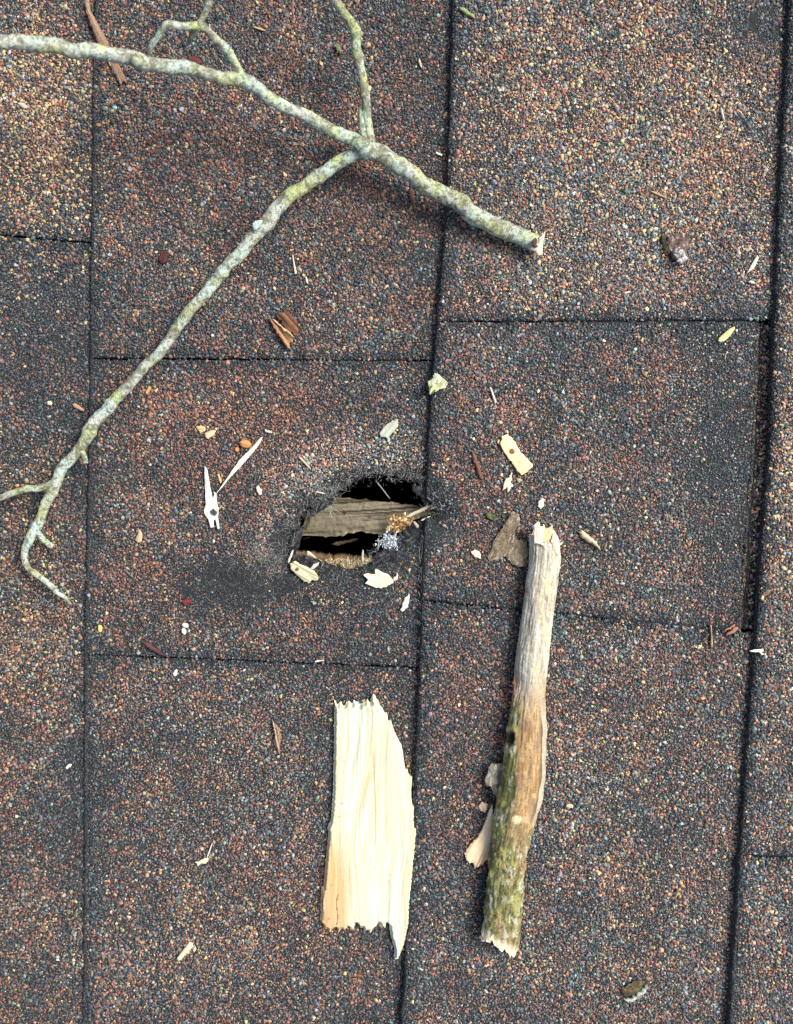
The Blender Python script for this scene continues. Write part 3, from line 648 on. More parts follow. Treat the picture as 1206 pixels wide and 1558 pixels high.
    C = mixc(C, (.02, .015, .01), (1-sm(kn, 4, 8))*(np.sin(TH) > 0)*.95)
    C = mixc(C, (.66, .54, .32), (1-sm(np.hypot((px-786)*.8, py-1247)*(.8+.5*st), 5, 8.5))*(np.sin(TH) > 0)); C = mixc(C, (.52, .36, .22), (1-sm(np.hypot(px-800, py-1248), 3, 6))*(np.sin(TH) > 0)*.8)
    C = mixc(C, (.72, .70, .58), (1-sm(Y, 805, 835))*.6)
    C = mixc(C, (.62, .36, .18), (1-sm(np.hypot(px-832, (py-815)*.8), 4, 8))*(np.sin(TH) > 0)*.8)
    C = mixc(C, (.78, .68, .46), sm(Y, 1412, 1422))
    n, m = V.shape[:2]; I = np.arange(n-1)[:, None]*m; J = np.arange(m)[None]; J2 = (J+1) % m
    Q = np.stack([I+J, I+m+J, I+m+J2, I+J2], -1).reshape(-1, 4)
    root = empty('thick_stick', (cpt[300, 0], cpt[300, 1], zc[300]-hw[300])); tag(root, 'thick broken stick, weathered grey at the top and mossy green at the bottom', 'stick')
    mesh_obj('stem', V.reshape(-1, 3), Q, C.reshape(-1, 3), M_old, parent=root)
    # broken ends: concave fibrous caps
    for end in (0, n-1):
        ringv = V[end]; c0 = ringv.mean(0); s = 1 if end == 0 else -1; VV = [ringv]; 
        for q in (.85, .65, .42, .2):
            r_ = c0+(ringv-c0)*q; r_ = r_.copy(); r_[:, 1] -= s*(rg.uniform(0, 1, m)*2.0*MM+(1-q)*1.2*MM); VV.append(r_)
        VV = np.array(VV); I = np.arange(4)[:, None]*m
        Qc = np.stack([I+J, I+J2, I+m+J2, I+m+J], -1).reshape(-1, 4); P = VV.reshape(-1, 3)
        P = np.vstack([P, c0-[0, s*3*MM, 0]]); T3 = np.array([(4*m+i, 4*m+(i+1) % m, 5*m) for i in range(m)])
        Cc = cwood(P, (.80, .70, .48), (.55, .40, .22), (.25, .16, .09), 1.5, (300, 1500), 7)
        mesh_obj('broken_end', P, [Qc, T3], Cc, M_wood, parent=root)
    return root
stk = stick()
def on(px, py, up): return surf(px, py)/MM+up
pieces('splinter', '', '', sliver(838, 836, 856, 825, 5, 2), parent=stk, z=on(840, 830, 6), a=(.75, .66, .45), b=(.6, .5, .3), th=.8)
pieces('splinter', '', '', [(823, 806), (836, 802), (840, 798), (839, 812), (836, 822), (828, 826), (822, 818)], parent=stk, z=on(830, 815, 9.2), a=(.78, .62, .36), b=(.62, .38, .2), th=.9)
pieces('splinter', '', '', [(812, 800), (819, 792), (822, 800), (828, 800), (829, 812), (826, 830), (812, 826)], parent=stk, z=on(820, 812, 9.2), a=(.74, .70, .56), b=(.6, .54, .4), th=.9, dome=.5)
pieces('splinter', '', '', [(840, 806), (848, 816), (852, 830), (850, 845), (842, 840), (838, 822)], parent=stk, z=on(846, 822, 8.4), a=(.74, .70, .52), b=(.58, .5, .34), th=.8, dome=.5)
pieces('splinter', '', '', [(757, 1425), (768, 1427), (778, 1428), (784, 1433), (780, 1441), (777, 1447), (769, 1446), (766, 1436), (758, 1432)], parent=stk, z=on(770, 1430, 4.5), a=(.80, .72, .52), b=(.66, .54, .32), th=1.4, dome=.6)
pieces('splinter', '', '', [(729, 1425), (740, 1419), (754, 1418), (756, 1424), (745, 1427), (734, 1431)], parent=stk, z=on(742, 1424, 4.5), a=(.80, .74, .56), b=(.66, .54, .32), th=1.2, dome=.6)
pieces('bark_flap', '', '', [(768, 1160), (756, 1162), (748, 1161), (742, 1166), (741, 1178), (736, 1186), (740, 1194), (747, 1197), (750, 1208), (758, 1214), (766, 1200)], parent=stk, z=on(750, 1185, 3.6), a=(.26, .25, .19), b=(.12, .11, .08), c=(.4, .4, .34), th=1.2, mat=M_bark, f=(500, 700), relief=.35)
pieces('bark_flap', '', '', sliver(781, 1030, 784, 1062, 4, 5), parent=stk, z=on(782, 1045, 5.5), a=(.3, .16, .1), b=(.15, .09, .06), th=1.0, mat=M_bark)

# ------------------------------------------------ lichen covered branch
def tube(path, seed=0, res=.32, NS=40, knots=(), endcap=True):
    P = np.array(path, float); t = np.concatenate([[0], np.cumsum(np.hypot(*(np.diff(P[:, :2], axis=0).T)))])
    n = max(8, int(t[-1]*PX/(res*MM))); s = np.linspace(0, t[-1], n)
    # catmull-rom like smooth interpolation through cubic hermite
    def herm(y):
        m = np.gradient(y, t); i = np.clip(np.searchsorted(t, s, 'right')-1, 0, len(t)-2); h = t[i+1]-t[i]; q = (s-t[i])/h
        return (2*q**3-3*q**2+1)*y[i]+(q**3-2*q**2+q)*h*m[i]+(-2*q**3+3*q**2)*y[i+1]+(q**3-q**2)*h*m[i+1]
    X, Y, Z, Rr = herm(P[:, 0]), herm(P[:, 1]), herm(P[:, 2])*MM, np.interp(s, t, P[:, 3])
    c = at(X, Y, Z); r = Rr*.74*PX*(CH-Z)/CH
    c = c+(np.stack([vn(p3(s*.035, seed), 1, 70+k)-.5 for k in range(3)], 1))*1.3*MM*np.array([1, 1, .5])
    T = np.gradient(c, axis=0); T /= np.linalg.norm(T, axis=1, keepdims=True)
    S = np.cross(T, (0, 0, 1.)); S /= np.linalg.norm(S, axis=1, keepdims=True); U = np.cross(S, T)
    th = np.linspace(0, 2*math.pi, NS, endpoint=False); N = S[:, None]*np.cos(th)[None, :, None]+U[:, None]*np.sin(th)[None, :, None]
    V0 = c[:, None]+N*r[:, None, None]
    d = (fbm(V0, 260, seed, 3)-.5)*.30+(fbm(V0, 900, seed+3, 3)-.5)*.22
    kn = (vn(p3(s*.045, seed+.5), 1, 5)[:, None] > .72)*0
    V = V0+N*(d*np.minimum(r[:, None], 3*MM))[..., None]
    for k in knots:
        kd = np.abs(s-k*t[-1])*PX; V += N*((np.exp(-(kd/(1.2*MM))**2)*.16*r)[:, None]*(.6+.8*vn(p3(th, seed), 1.3, 3))[None])[..., None]
    I = np.arange(n-1)[:, None]*NS; J = np.arange(NS)[None]; J2 = (J+1) % NS
    Q = np.stack([I+J, I+J2, I+NS+J2, I+NS+J], -1).reshape(-1, 4)
    V = V.reshape(-1, 3); V = np.vstack([V, c[0], c[-1]]); nv = len(V)
    caps = np.array([(i, nv-2, (i+1) % NS) for i in range(NS)]+[((n-1)*NS+(i+1) % NS, nv-1, (n-1)*NS+i) for i in range(NS)])
    return V, Q, caps
def lichen(V, green=.5):
    W = V+.0006*(np.stack([vn(V, 500, 90+k) for k in range(3)], 1)-.5)*2
    base = mixc((.36, .38, .31), (.24, .24, .18), sm(fbm(W, 420, 2, 3), .42, .60))
    base = mixc(base, (.46, .51, .44), sm(fbm(W, 260, 61, 4), .40, .52)*.9)
    base = mixc(base, (.44, .57, .49), sm(fbm(W, 130, 7, 3)+(vn(W, 800, 8)-.5)*.12, .53, .59)*.8)
    base = mixc(base, (.36, .42, .17), sm(fbm(W, 190, 13, 4)+(vn(W, 1000, 14)-.5)*.15, .54-.05*green, .62-.05*green)*.5)
    base = mixc(base, (.44, .50, .19), sm(fbm(W, 140, 113, 3)+(vn(W, 900, 15)-.5)*.1, .60, .66)*.6)
    base = mixc(base, (.09, .085, .055), sm(fbm(W, 1300, 19, 2), .57, .68)*.7)
    base = mixc(base, (.14, .135, .095), sm(fbm(W, 520, 23, 3), .54, .66)*.65)
    base = mixc(base, (.07, .065, .045), (1-sm(np.abs(fbm(W, 330, 29, 3)-.5), .004, .02))*.55)
    return base
def join(parts):
    VV, QQ, TT, b = [], [], [], 0
    for V, Q, T in parts: VV.append(V); QQ.append(Q+b); TT.append(T+b); b += len(V)
    return np.vstack(VV), [np.vstack(QQ), np.vstack(TT)]
main = [(822, 374, 7.5, 16.5), (790, 358, 8, 17), (740, 335, 9, 17.5), (690, 305, 10, 17), (640, 276, 11.5, 16.5), (600, 250, 13, 16.5), (575, 236, 13.5, 18), (553, 227, 14, 16)]
upl = [(562, 236, 14, 15), (545, 215, 15, 14), (510, 198, 17, 12.5), (460, 173, 21, 12), (410, 149, 26, 12.5), (368, 124, 31, 14.5), (330, 118, 34, 12), (280, 104, 38, 13), (210, 92, 42, 15.5), (150, 80, 46, 13.5), (80, 72, 50, 14.5), (0, 62, 55, 14.5), (-120, 45, 62, 16)]
dnl = [(565, 228, 14, 12), (540, 236, 13.5, 12.5), (500, 257, 13, 13), (460, 284, 13, 13), (425, 315, 13, 14), (404, 342, 12.5, 15), (370, 379, 12, 12.5), (322, 434, 11, 12), (265, 505, 10, 11), (205, 575, 9.5, 10.5), (160, 625, 9, 12), (136, 655, 9, 13.5), (118, 685, 8.5, 11), (93, 718, 8, 11), (75, 755, 7.5, 10), (56, 795, 7, 10), (44, 820, 7, 10), (37, 840, 6.5, 7), (38, 858, 6.5, 6.5), (60, 877, 6.5, 6.5), (88, 899, 6.5, 5.5)]
root = empty('lichen_branch', at(553, 227, 3*MM)); tag(root, 'forked leafless branch covered in pale green lichen lying across the upper left roof', 'branch')
def bpart(name, paths, seed, knots=(), green=.5, label=None):
    V, F = join([tube(p, seed+i*7, knots=knots) for i, p in enumerate(paths)])
    o = mesh_obj(name, V, F, lichen(V, green), M_bark, parent=root, smooth=True)
    if label: o['label'] = label
    return o
bpart('stem', [main], 3, (.2, .45, .8), .9)
bpart('limb', [upl], 11, (.08, .3, .44, .62, .75), .35)
bpart('limb', [dnl], 23, (.1, .33, .62, .68, .8, .86), .6)
bpart('twig', [[(568, 236, 14, 11), (563, 200, 16, 9.5), (558, 165, 18, 8.5), (550, 120, 21, 8.5), (543, 85, 23, 10), (541, 52, 25, 9.5), (525, 22, 28, 9), (505, -10, 31, 9), (490, -60, 34, 9)]], 31, (.3, .62), .9)
bpart('twig', [[(560, 225, 15, 8), (553, 200, 16, 7), (547, 166, 17, 6.5)]], 37)
bpart('twig', [[(372, 128, 31, 9), (362, 103, 33, 8.5), (347, 80, 35, 8.5), (325, 56, 38, 8.5), (302, 38, 41, 8), (280, 38, 43, 7.5), (257, 37, 45, 8.5), (241, 55, 43, 5.5), (231, 68, 41, 5.5), (226, 80, 39, 5)]], 41, (.3, .75), .2)
bpart('twig', [[(300, 42, 41, 6), (310, 22, 43, 6), (318, 3, 45, 6), (330, -25, 47, 6)]], 43)
bpart('twig', [[(300, 42, 40, 6), (292, 53, 36, 6), (289, 63, 32, 5)]], 44)
bpart('twig', [[(84, 732, 8, 8), (62, 742, 8, 7), (36, 743, 8.5, 6.5), (15, 750, 9, 7), (-8, 760, 9, 6), (-30, 764, 9, 6)]], 47, (.4,), .5)
bpart('twig', [[(119, 676, 8.5, 8), (124, 690, 8.5, 7), (128, 708, 8.5, 5.5)]], 49, (), .8)
bpart('twig', [[(54, 808, 7, 7), (64, 822, 7, 6), (78, 832, 7, 6.5)]], 53)
bpart('twig', [[(84, 896, 6.5, 4.5), (96, 907, 6.2, 4.2), (106, 921, 5.8, 3.2)]], 57)
bpart('knot', [[(535, 214, 15.5, 9), (543, 218, 16.5, 15), (552, 226, 17, 15), (562, 234, 16, 16), (570, 240, 15, 10)]], 59, (.5,), .3)
bpart('knot', [[(205, 84, 44, 4), (208, 92, 45.5, 15), (216, 95, 44, 5)]], 61, (), .1)
pieces('broken_tip', '', '', [(808, 376), (813, 372), (818, 370), (818, 362), (822, 360), (825, 357), (829, 350), (828, 362), (826, 370), (824, 380), (825, 389), (818, 389), (812, 383), (806, 380)], parent=root, z=9.5, a=(.80, .74, .58), b=(.70, .54, .36), th=1.6, dome=.6)
pieces('bark_flake', '', '', [(809, 366), (815, 362), (818, 366), (816, 372), (818, 375), (813, 377), (809, 374)], parent=root, z=11.6, a=(.12, .06, .045), b=(.06, .035, .03), th=.6, mat=M_bark)
pieces('lichen_tuft', '', '', chipoly(392, 341, 10, 6, -40, 9, .3), parent=root, z=16, a=(.50, .66, .62), b=(.40, .5, .42), th=1., mat=M_bark, f=(900, 900))

# ------------------------------------------------ loose bits on the shingles
CHG = 'pale wood chips scattered round the hole'
pieces('wood_chip', 'yellow wood chip with a dark reddish spot, upper right of the hole', 'wood chip', [(763, 663), (772, 661), (779, 667), (785, 676), (792, 688), (803, 700), (811, 709), (803, 716), (792, 723), (786, 716), (777, 703), (772, 696), (765, 687), (760, 676)], th=1.3, a=(.85, .74, .42), b=(.84, .64, .34), ang=R(-58), res=.25, curl=.6, dome=.55, group=CHG, spots=((777, 687, 4.5, (.22, .09, .05)), (789, 703, 2, (.6, .4, .2))))
pieces('wood_chip', 'cream wood chip with an orange upper edge just below the hole', 'wood chip', [(552, 874), (559, 872), (566, 873), (571, 872), (569, 866), (577, 867), (588, 872), (597, 880), (598, 885), (590, 891), (578, 895), (566, 892), (555, 887), (560, 882)], th=1.3, a=(.84, .80, .66), b=(.84, .62, .36), ang=R(-15), curl=.8, res=.25, dome=.55, group=CHG)
pieces('wood_chip', 'tiny curved white sliver touching the cream chip below the hole', 'wood chip', [(597, 880), (602, 877), (604, 870), (606, 874), (604, 881), (600, 883)], th=.7, a=WHITE, b=WHITE, group=CHG)
pieces('wood_chip', 'narrow white wood chip between the hole and the cream slab', 'wood chip', [(622, 903), (623, 906), (621, 924), (617, 926), (612, 930), (609, 929), (611, 918), (616, 909)], th=1.1, a=WHITE, b=(.8, .76, .6), group=CHG, dome=.6)
pieces('wood_chip', 'frayed pale greenish wood chip at the lower left rim of the hole', 'wood chip', [(441, 857), (450, 853), (456, 858), (466, 862), (478, 868), (485, 876), (484, 883), (474, 882), (471, 887), (463, 885), (456, 878), (449, 872), (443, 864)], th=1.5, a=(.66, .64, .44), b=(.50, .46, .28), c=(.16, .13, .07), ang=R(-30), res=.25, relief=.35, lift=.3, dome=.5, group=CHG, spots=((452, 866, 3.5, (.12, .10, .05)),), curl=1)
pieces('wood_chip', 'pale grey wood chip lying above the hole', 'wood chip', [(577, 659), (586, 647), (597, 640), (605, 638), (606, 648), (599, 657), (592, 664), (594, 671), (590, 674), (587, 666), (579, 664)], th=1.1, a=(.52, .56, .48), b=(.40, .42, .34), ang=R(50), group=CHG, dome=.5, res=.25)
pieces('wood_splinter', 'forked white wood splinter with a dark grey spot, left of the hole', 'splinter', [(312, 708), (316, 716), (318, 730), (321, 746), (324, 760), (326, 752), (325, 748), (329, 750), (330, 764), (333, 775), (332, 785), (334, 804), (331, 804), (328, 790), (325, 792), (326, 802), (321, 803), (317, 790), (311, 782), (310, 776), (313, 768), (312, 740), (311, 720)], th=1.1, a=WHITE, b=(.8, .8, .72), jam=.06, res=.25, dome=.4, curl=.5, spots=((325, 779, 5.5, (.05, .06, .06)),))
pieces('wood_splinter', 'long thin white splinter pointing up right, left of the hole', 'splinter', [(329, 752), (331, 748), (338, 738), (350, 720), (364, 700), (377, 687), (387, 676), (396, 666), (400, 665), (396, 674), (392, 680), (382, 692), (368, 708), (350, 727), (338, 742)], th=1.1, a=WHITE, b=(.8, .8, .7), jam=.06, res=.25, dome=.5, twist=.3, curl=.6)
pieces('wood_chip', 'tiny white chip just beyond the top of the long white splinter', 'wood chip', sliver(402, 655, 414, 658, 5, 3), th=.7, a=WHITE, b=WHITE)
pieces('wood_chip', 'small cream chip between the long white splinter and the hole', 'wood chip', [(389, 741), (394, 738), (398, 745), (399, 752), (394, 753), (391, 748)], th=.8, a=(.76, .72, .56), b=(.6, .55, .38))
pieces('wood_chip', 'small tan pointed chip touching a frayed chip, upper left of the white splinters', 'wood chip', [(311, 659), (318, 655), (329, 655), (325, 663), (317, 668), (312, 665)], th=1, a=(.66, .42, .24), b=(.70, .54, .36), dome=.8)
pieces('wood_chip', 'frayed yellowish chip beside the tan pointed one near the white splinters', 'wood chip', [(297, 649), (303, 648), (312, 649), (313, 654), (307, 657), (305, 661), (302, 655)], th=.7, a=(.70, .56, .30), b=(.5, .36, .18), jam=.25)
pieces('seed', 'rounded orange brown seed beside the long white splinter', 'seed', chipoly(373.5, 675, 9, 6.5, 10, 12, .06), th=2.4, a=(.60, .28, .11), b=(.50, .22, .09), jam=0)
pieces('seed', 'small orange seed left of the larger orange one', 'seed', chipoly(360.5, 684, 4, 4, 0, 9, .1), th=1.3, a=(.55, .27, .11), b=(.45, .2, .08), jam=0)
pieces('wood_chip', 'tiny yellow chip inside the V of the two white splinters', 'wood chip', [(330, 722), (334, 720), (337, 730), (336, 735), (333, 732)], th=.6, a=(.62, .46, .24), b=(.5, .34, .16))
pieces('wood_chip', 'small tan chip standing left of the smoky stain, right of the branch tip', 'wood chip', [(213, 805), (217, 812), (216, 823), (209, 826), (205, 822), (208, 813)], th=.9, a=(.58, .40, .26), b=(.45, .3, .18))
pieces('bark_piece', 'flat grey brown flake of bark touching the top of the thick stick', 'bark', [(776, 779), (783, 778), (789, 783), (790, 792), (787, 800), (783, 806), (783, 818), (787, 822), (793, 823), (801, 824), (803, 840), (802, 862), (793, 862), (785, 861), (776, 857), (770, 848), (766, 846), (757, 851), (744, 853), (741, 847), (748, 836), (749, 825), (756, 812), (767, 798), (772, 788)],
       th=1.1, a=(.25, .20, .13), b=(.15, .115, .075), c=(.38, .33, .25), ang=R(60), res=.25, mat=M_bark, f=(700, 900), relief=.35, dome=.35, tilt=(.06, 0), lift=.5)
pieces('wood_splinter', 'cream wedge of wood sticking out from under the left side of the thick stick', 'splinter', [(748, 1222), (750, 1232), (752, 1262), (748, 1290), (744, 1302), (735, 1311), (728, 1316), (722, 1319), (719, 1311), (713, 1311), (707, 1304), (706, 1297), (713, 1286), (724, 1275), (733, 1262), (740, 1243)], th=2.0, a=(.84, .76, .55), b=(.80, .60, .36), c=(.5, .3, .14), ang=R(66), res=.3, relief=.25, dome=.5)
pieces('wood_chip', 'small square tan chip left of the thick stick above the cream wedge', 'wood chip', [(727, 1226), (733, 1219), (741, 1223), (741, 1229), (737, 1235), (729, 1231)], th=.9, a=(.70, .54, .36), b=(.6, .42, .28))
pieces('wood_chip', 'small white chip left of the bark flake', 'wood chip', [(716, 839), (722, 836), (729, 838), (732, 846), (731, 851), (726, 849), (721, 847)], th=.9, a=(.80, .76, .58), b=(.7, .62, .4))
pieces('wood_chip', 'small white chip just above the top end of the thick stick', 'wood chip', [(819, 762), (825, 758), (829, 761), (827, 770), (822, 774), (818, 770)], th=.8, a=(.78, .74, .58), b=(.7, .6, .42))
pieces('wood_splinter', 'short round tan splinter right of the top of the thick stick', 'splinter', [(879, 809), (884, 806), (888, 808), (897, 815), (905, 822), (908, 826), (913, 836), (908, 834), (900, 828), (893, 825), (884, 818), (881, 813)], th=2.0, a=(.62, .52, .36), b=(.48, .38, .24), lift=.3, dome=1)
pieces('wood_splinter', 'thin brown needle of wood right of the hole', 'splinter', sliver(718, 687, 734, 732, 7, 4), th=1.2, a=(.24, .13, .09), b=(.16, .085, .06), mat=M_bark, f=(80, 1600))
pieces('wood_splinter', 'slender white splinter above the yellow chip', 'splinter', [(744, 588), (747, 590), (751, 600), (755, 611), (753, 615), (749, 604)], th=.8, a=WHITE, b=(.76, .74, .64), jam=.04, res=.2)
pieces('lichen_bit', 'triangular whitish bit of lichen in the joint above the hole', 'lichen', [(651, 581), (657, 577), (661, 567), (667, 569), (676, 577), (680, 585), (677, 591), (668, 593), (660, 597), (654, 602), (652, 594)], th=1.6, a=(.62, .64, .50), b=(.36, .42, .18), c=(.12, .12, .05), mat=M_bark, f=(400, 700), relief=.4, res=.25, curl=1.2, lift=.6)
pieces('wood_chip', 'ragged white crumb of wood just below the yellow chip', 'wood chip', [(765, 737), (769, 729), (775, 727), (777, 716), (779, 722), (777, 730), (780, 738), (775, 745), (772, 750), (770, 741), (764, 746)], th=1.0, a=(.74, .70, .54), b=(.55, .45, .3), jam=.3, relief=.3)
pieces('wood_chip', 'faint tan crumb right of the ragged white crumb', 'wood chip', chipoly(789, 731, 5, 3, 30), th=.6, a=(.50, .42, .28), b=(.4, .3, .18))
pieces('moss_bit', 'small bit of green moss above the bark flake', 'moss', chipoly(748, 786, 12, 5, 25, 12, .35), th=1.0, a=(.15, .16, .07), b=(.07, .08, .04), mat=M_bark, jam=.35, relief=.5, f=(1400, 1400))
pieces('moss_bit', 'bright green sprig of moss at the top right of the branch fork', 'moss', sliver(699, 13, 721, 28, 6, 5), th=1.2, a=(.19, .25, .10), b=(.28, .34, .16), mat=M_bark, jam=.25, relief=.4)
pieces('moss_bit', 'dull green crumb of moss between the dark twig and the upright twig of the branch', 'moss', chipoly(514, 74, 9, 6, 60, 11, .35), th=1.2, a=(.12, .13, .07), b=(.2, .2, .12), mat=M_bark, jam=.35, relief=.5, f=(1400, 1400))
def shred(name, label, strips, parentpiece=None):
    root = None
    P = strips[0]; o = pieces(name, label, 'bark', **P)
    for S in strips[1:]: pieces('fibre_strip', '', '', parent=o, **S)
    return o
shred('bark_shred', 'rust brown curled shred of bark under the lower limb of the branch', [
    dict(poly=[(406, 483), (414, 486), (424, 494), (436, 503), (448, 512), (444, 519), (440, 524), (439, 531), (435, 526), (428, 515), (418, 500)], th=.9, dome=.3, jam=.3, a=(.24, .12, .06), b=(.09, .05, .03), c=(.5, .34, .18), ang=R(-45), relief=.5, mat=M_bark, f=(60, 1500), lift=.4, res=.25),
    dict(poly=[(420, 478), (436, 474), (446, 480), (452, 490), (455, 502), (451, 511), (440, 504), (428, 492)], th=.7, dome=.2, jam=.35, a=(.20, .09, .05), b=(.08, .045, .03), c=(.36, .2, .1), ang=R(-50), relief=.6, mat=M_bark, f=(60, 1500), z=on(440, 492, .8), res=.25),
    dict(poly=sliver(410, 484, 441, 531, 4, 6), th=1.2, a=(.48, .28, .15), b=(.34, .18, .09), z=on(425, 508, 1.2)),
    dict(poly=sliver(414, 485, 448, 514, 3, 4), th=1.2, a=(.56, .40, .24), b=(.4, .26, .14), z=on(430, 500, 1.9))])
shred('bark_shred', 'dark flaky scale of bark with a whitish lower rim on the upper right shingle', [
    dict(poly=[(1014, 362), (1024, 358), (1036, 357), (1047, 359), (1050, 366), (1047, 376), (1043, 386), (1046, 395), (1040, 400), (1030, 402), (1022, 394), (1018, 382), (1012, 372)], th=2.0, a=(.18, .12, .10), b=(.07, .05, .045), c=(.42, .42, .42), ang=R(-70), relief=.6, mat=M_bark, f=(900, 900), lift=.4, res=.25, curl=.6),
    dict(poly=[(1023, 382), (1028, 376), (1038, 378), (1042, 388), (1046, 394), (1044, 399), (1035, 402), (1028, 399)], th=1.1, a=(.58, .58, .58), b=(.12, .11, .11), relief=.5, mat=M_bark, f=(1200, 1200), z=on(1035, 390, 1.6), jam=.3),
    dict(poly=[(1005, 360), (1014, 358), (1018, 372), (1020, 386), (1013, 386), (1006, 374)], th=1.0, a=(.05, .045, .025), b=(.09, .08, .04), relief=.5, mat=M_bark, f=(1200, 1200), z=on(1010, 372, .1), jam=.3)])
pieces('wood_splinter', 'pale flat splinter near the right joint on the upper right shingle', 'splinter', [(1151, 388), (1154, 392), (1149, 402), (1146, 410), (1140, 413), (1135, 417), (1140, 406), (1146, 396)], th=.9, a=(.72, .70, .58), b=(.6, .56, .44), jam=.06, res=.2)
pieces('wood_chip', 'tiny white chip below the pale flat splinter at upper right', 'wood chip', sliver(1138, 428, 1148, 431, 3, 5), th=.6, a=WHITE, b=WHITE, res=.2)
pieces('leaflet', 'small yellow green leaflet on the shingle with the blue black margin', 'leaf', [(1116, 497), (1117, 501), (1111, 510), (1103, 518), (1095, 521), (1091, 519), (1093, 514), (1101, 507), (1109, 500)], th=.9, a=(.62, .58, .26), b=(.72, .64, .34), jam=0, res=.2, curl=.4)
pieces('wood_splinter', 'pale straw coloured splinter on the grey brown shingle at lower left', 'splinter', [(288, 1432), (294, 1434), (293, 1440), (286, 1448), (278, 1457), (272, 1461), (269, 1457), (275, 1449)], th=1.1, a=(.72, .66, .46), b=(.6, .52, .34), jam=.05, res=.2)
pieces('wood_chip', 'small frayed cream chip with a thin tail on the lower left shingle', 'wood chip', [(296, 1311), (303, 1309), (311, 1305), (316, 1305), (317, 1309), (313, 1313), (306, 1313), (302, 1318), (300, 1313)], th=.8, a=(.74, .66, .48), b=(.6, .5, .32), jam=.15, res=.2)
pieces('wood_splinter', 'thread thin white tail of wood by the small frayed chip at lower left', 'splinter', sliver(315, 1304, 323, 1282, 2.4, 2), th=.6, a=(.6, .58, .5), b=(.5, .48, .4), jam=0, res=.2)
shred('bark_shred', 'thin grey brown shred of bark above the frayed chip at lower left', [
    dict(poly=[(414, 1094), (418, 1100), (426, 1108), (428, 1122), (425, 1138), (426, 1148), (421, 1140), (416, 1132), (418, 1116), (414, 1104)], th=1.0, a=(.30, .21, .14), b=(.16, .10, .07), c=(.4, .3, .2), relief=.35, mat=M_bark, f=(60, 1500), res=.25),
    dict(poly=sliver(415, 1096, 424, 1144, 2.6, 3), th=.9, a=(.42, .3, .2), b=(.3, .2, .13), z=on(420, 1120, .9))])
for k, (x, y, a) in enumerate(((282, 951, 20), (280, 960, 70))):
    pieces('seed', ('upper' if k == 0 else 'lower')+' of two touching white seeds under the smoky stain', 'seed', chipoly(x, y, 5.5, 3.6, a, 10, .06), th=1.4, a=(.66, .68, .60), b=(.6, .62, .52), jam=0, res=.2)
pieces('wood_chip', 'tiny white chip just under the joint below the two white seeds', 'wood chip', chipoly(267, 1024, 3, 5, 20, 7, .2), th=.8, a=(.72, .74, .64), b=(.6, .6, .5), res=.2)
pieces('wood_chip', 'tiny white chip at the dark right margin of the bottom left shingle', 'wood chip', chipoly(104, 1166, 6, 3, -35, 7, .2), th=.8, a=(.72, .74, .64), b=(.6, .6, .5), res=.2)
pieces('lichen_bit', 'mint white and brown curl of lichen near the bottom right', 'lichen', [(948, 1518), (953, 1522), (960, 1522), (968, 1518), (977, 1512), (983, 1503), (985, 1496), (982, 1495), (976, 1503), (966, 1512), (956, 1517)], th=1.8, a=(.48, .54, .48), b=(.25, .25, .16), c=(.1, .1, .07), mat=M_bark, f=(900, 900), relief=.35, res=.2, jam=.3)
pieces('lichen_bit', 'dark brown crumb of moss inside the pale curl of lichen at bottom right', 'lichen', [(945, 1510), (952, 1516), (962, 1514), (973, 1507), (979, 1498), (980, 1492), (970, 1490), (955, 1497), (944, 1502)], th=.9, a=(.06, .05, .03), b=(.14, .12, .06), mat=M_bark, f=(1100, 1100), relief=.5, res=.25, jam=.3)
pieces('bark_strip', 'long brown strip of bark slanting under the upper left limb', 'bark', [(128, -6), (135, -8), (139, 18), (150, 38), (163, 62), (178, 92), (190, 118), (194, 128), (187, 126), (183, 131), (176, 116), (164, 94), (150, 68), (140, 45), (132, 22)], th=1.6, a=(.30, .20, .135), b=(.20, .125, .085), c=(.42, .31, .22), mat=M_bark, f=(60, 1300), relief=.35, dome=.7)
pieces('bark_strip', 'thin brown strip of bark below the stem near the centre joint', 'bark', sliver(624, 286, 631, 322, 7, 4), th=1.0, a=(.20, .12, .09), b=(.13, .08, .06), mat=M_bark, f=(60, 1400))
shred('wood_splinter', 'short pinkish brown sliver at the corner where the right joints meet', [
    dict(poly=sliver(1104, 966, 1122, 954, 4, 7), th=1.1, a=(.40, .20, .14), b=(.3, .15, .1)),
    dict(poly=sliver(1101, 960, 1118, 950, 2, 2), th=.9, a=(.45, .26, .18), b=(.4, .2, .14))])
pieces('grass_stem', 'thin bent tan stem crossing the joint under the shingle with the blue black margin', 'stem', [(1079, 950), (1082, 951), (1083, 966), (1084, 980), (1082, 987), (1080, 980), (1081, 966)], th=.7, a=(.42, .28, .17), b=(.35, .22, .12), jam=0, res=.2)
pieces('wood_chip', 'small forked white chip bridging the right joint', 'wood chip', [(1139, 990), (1147, 988), (1158, 987), (1160, 986), (1161, 990), (1157, 992), (1162, 995), (1158, 997), (1153, 992), (1144, 992)], th=.8, a=(.74, .78, .68), b=(.6, .62, .5), jam=.05, res=.2, z=4.5)
pieces('twig_bit', 'dark maroon twig bit above the joint left of the smoky stain', 'twig', sliver(218, 976, 250, 997, 8, 6), th=1.5, a=(.11, .05, .05), b=(.07, .035, .04), mat=M_bark)
pieces('leaf_bit', 'small dark red scrap beside the smoky stain', 'leaf', chipoly(283, 915, 8, 4.5, -10, 9, .3), th=.7, a=(.20, .03, .03), b=(.12, .025, .03))
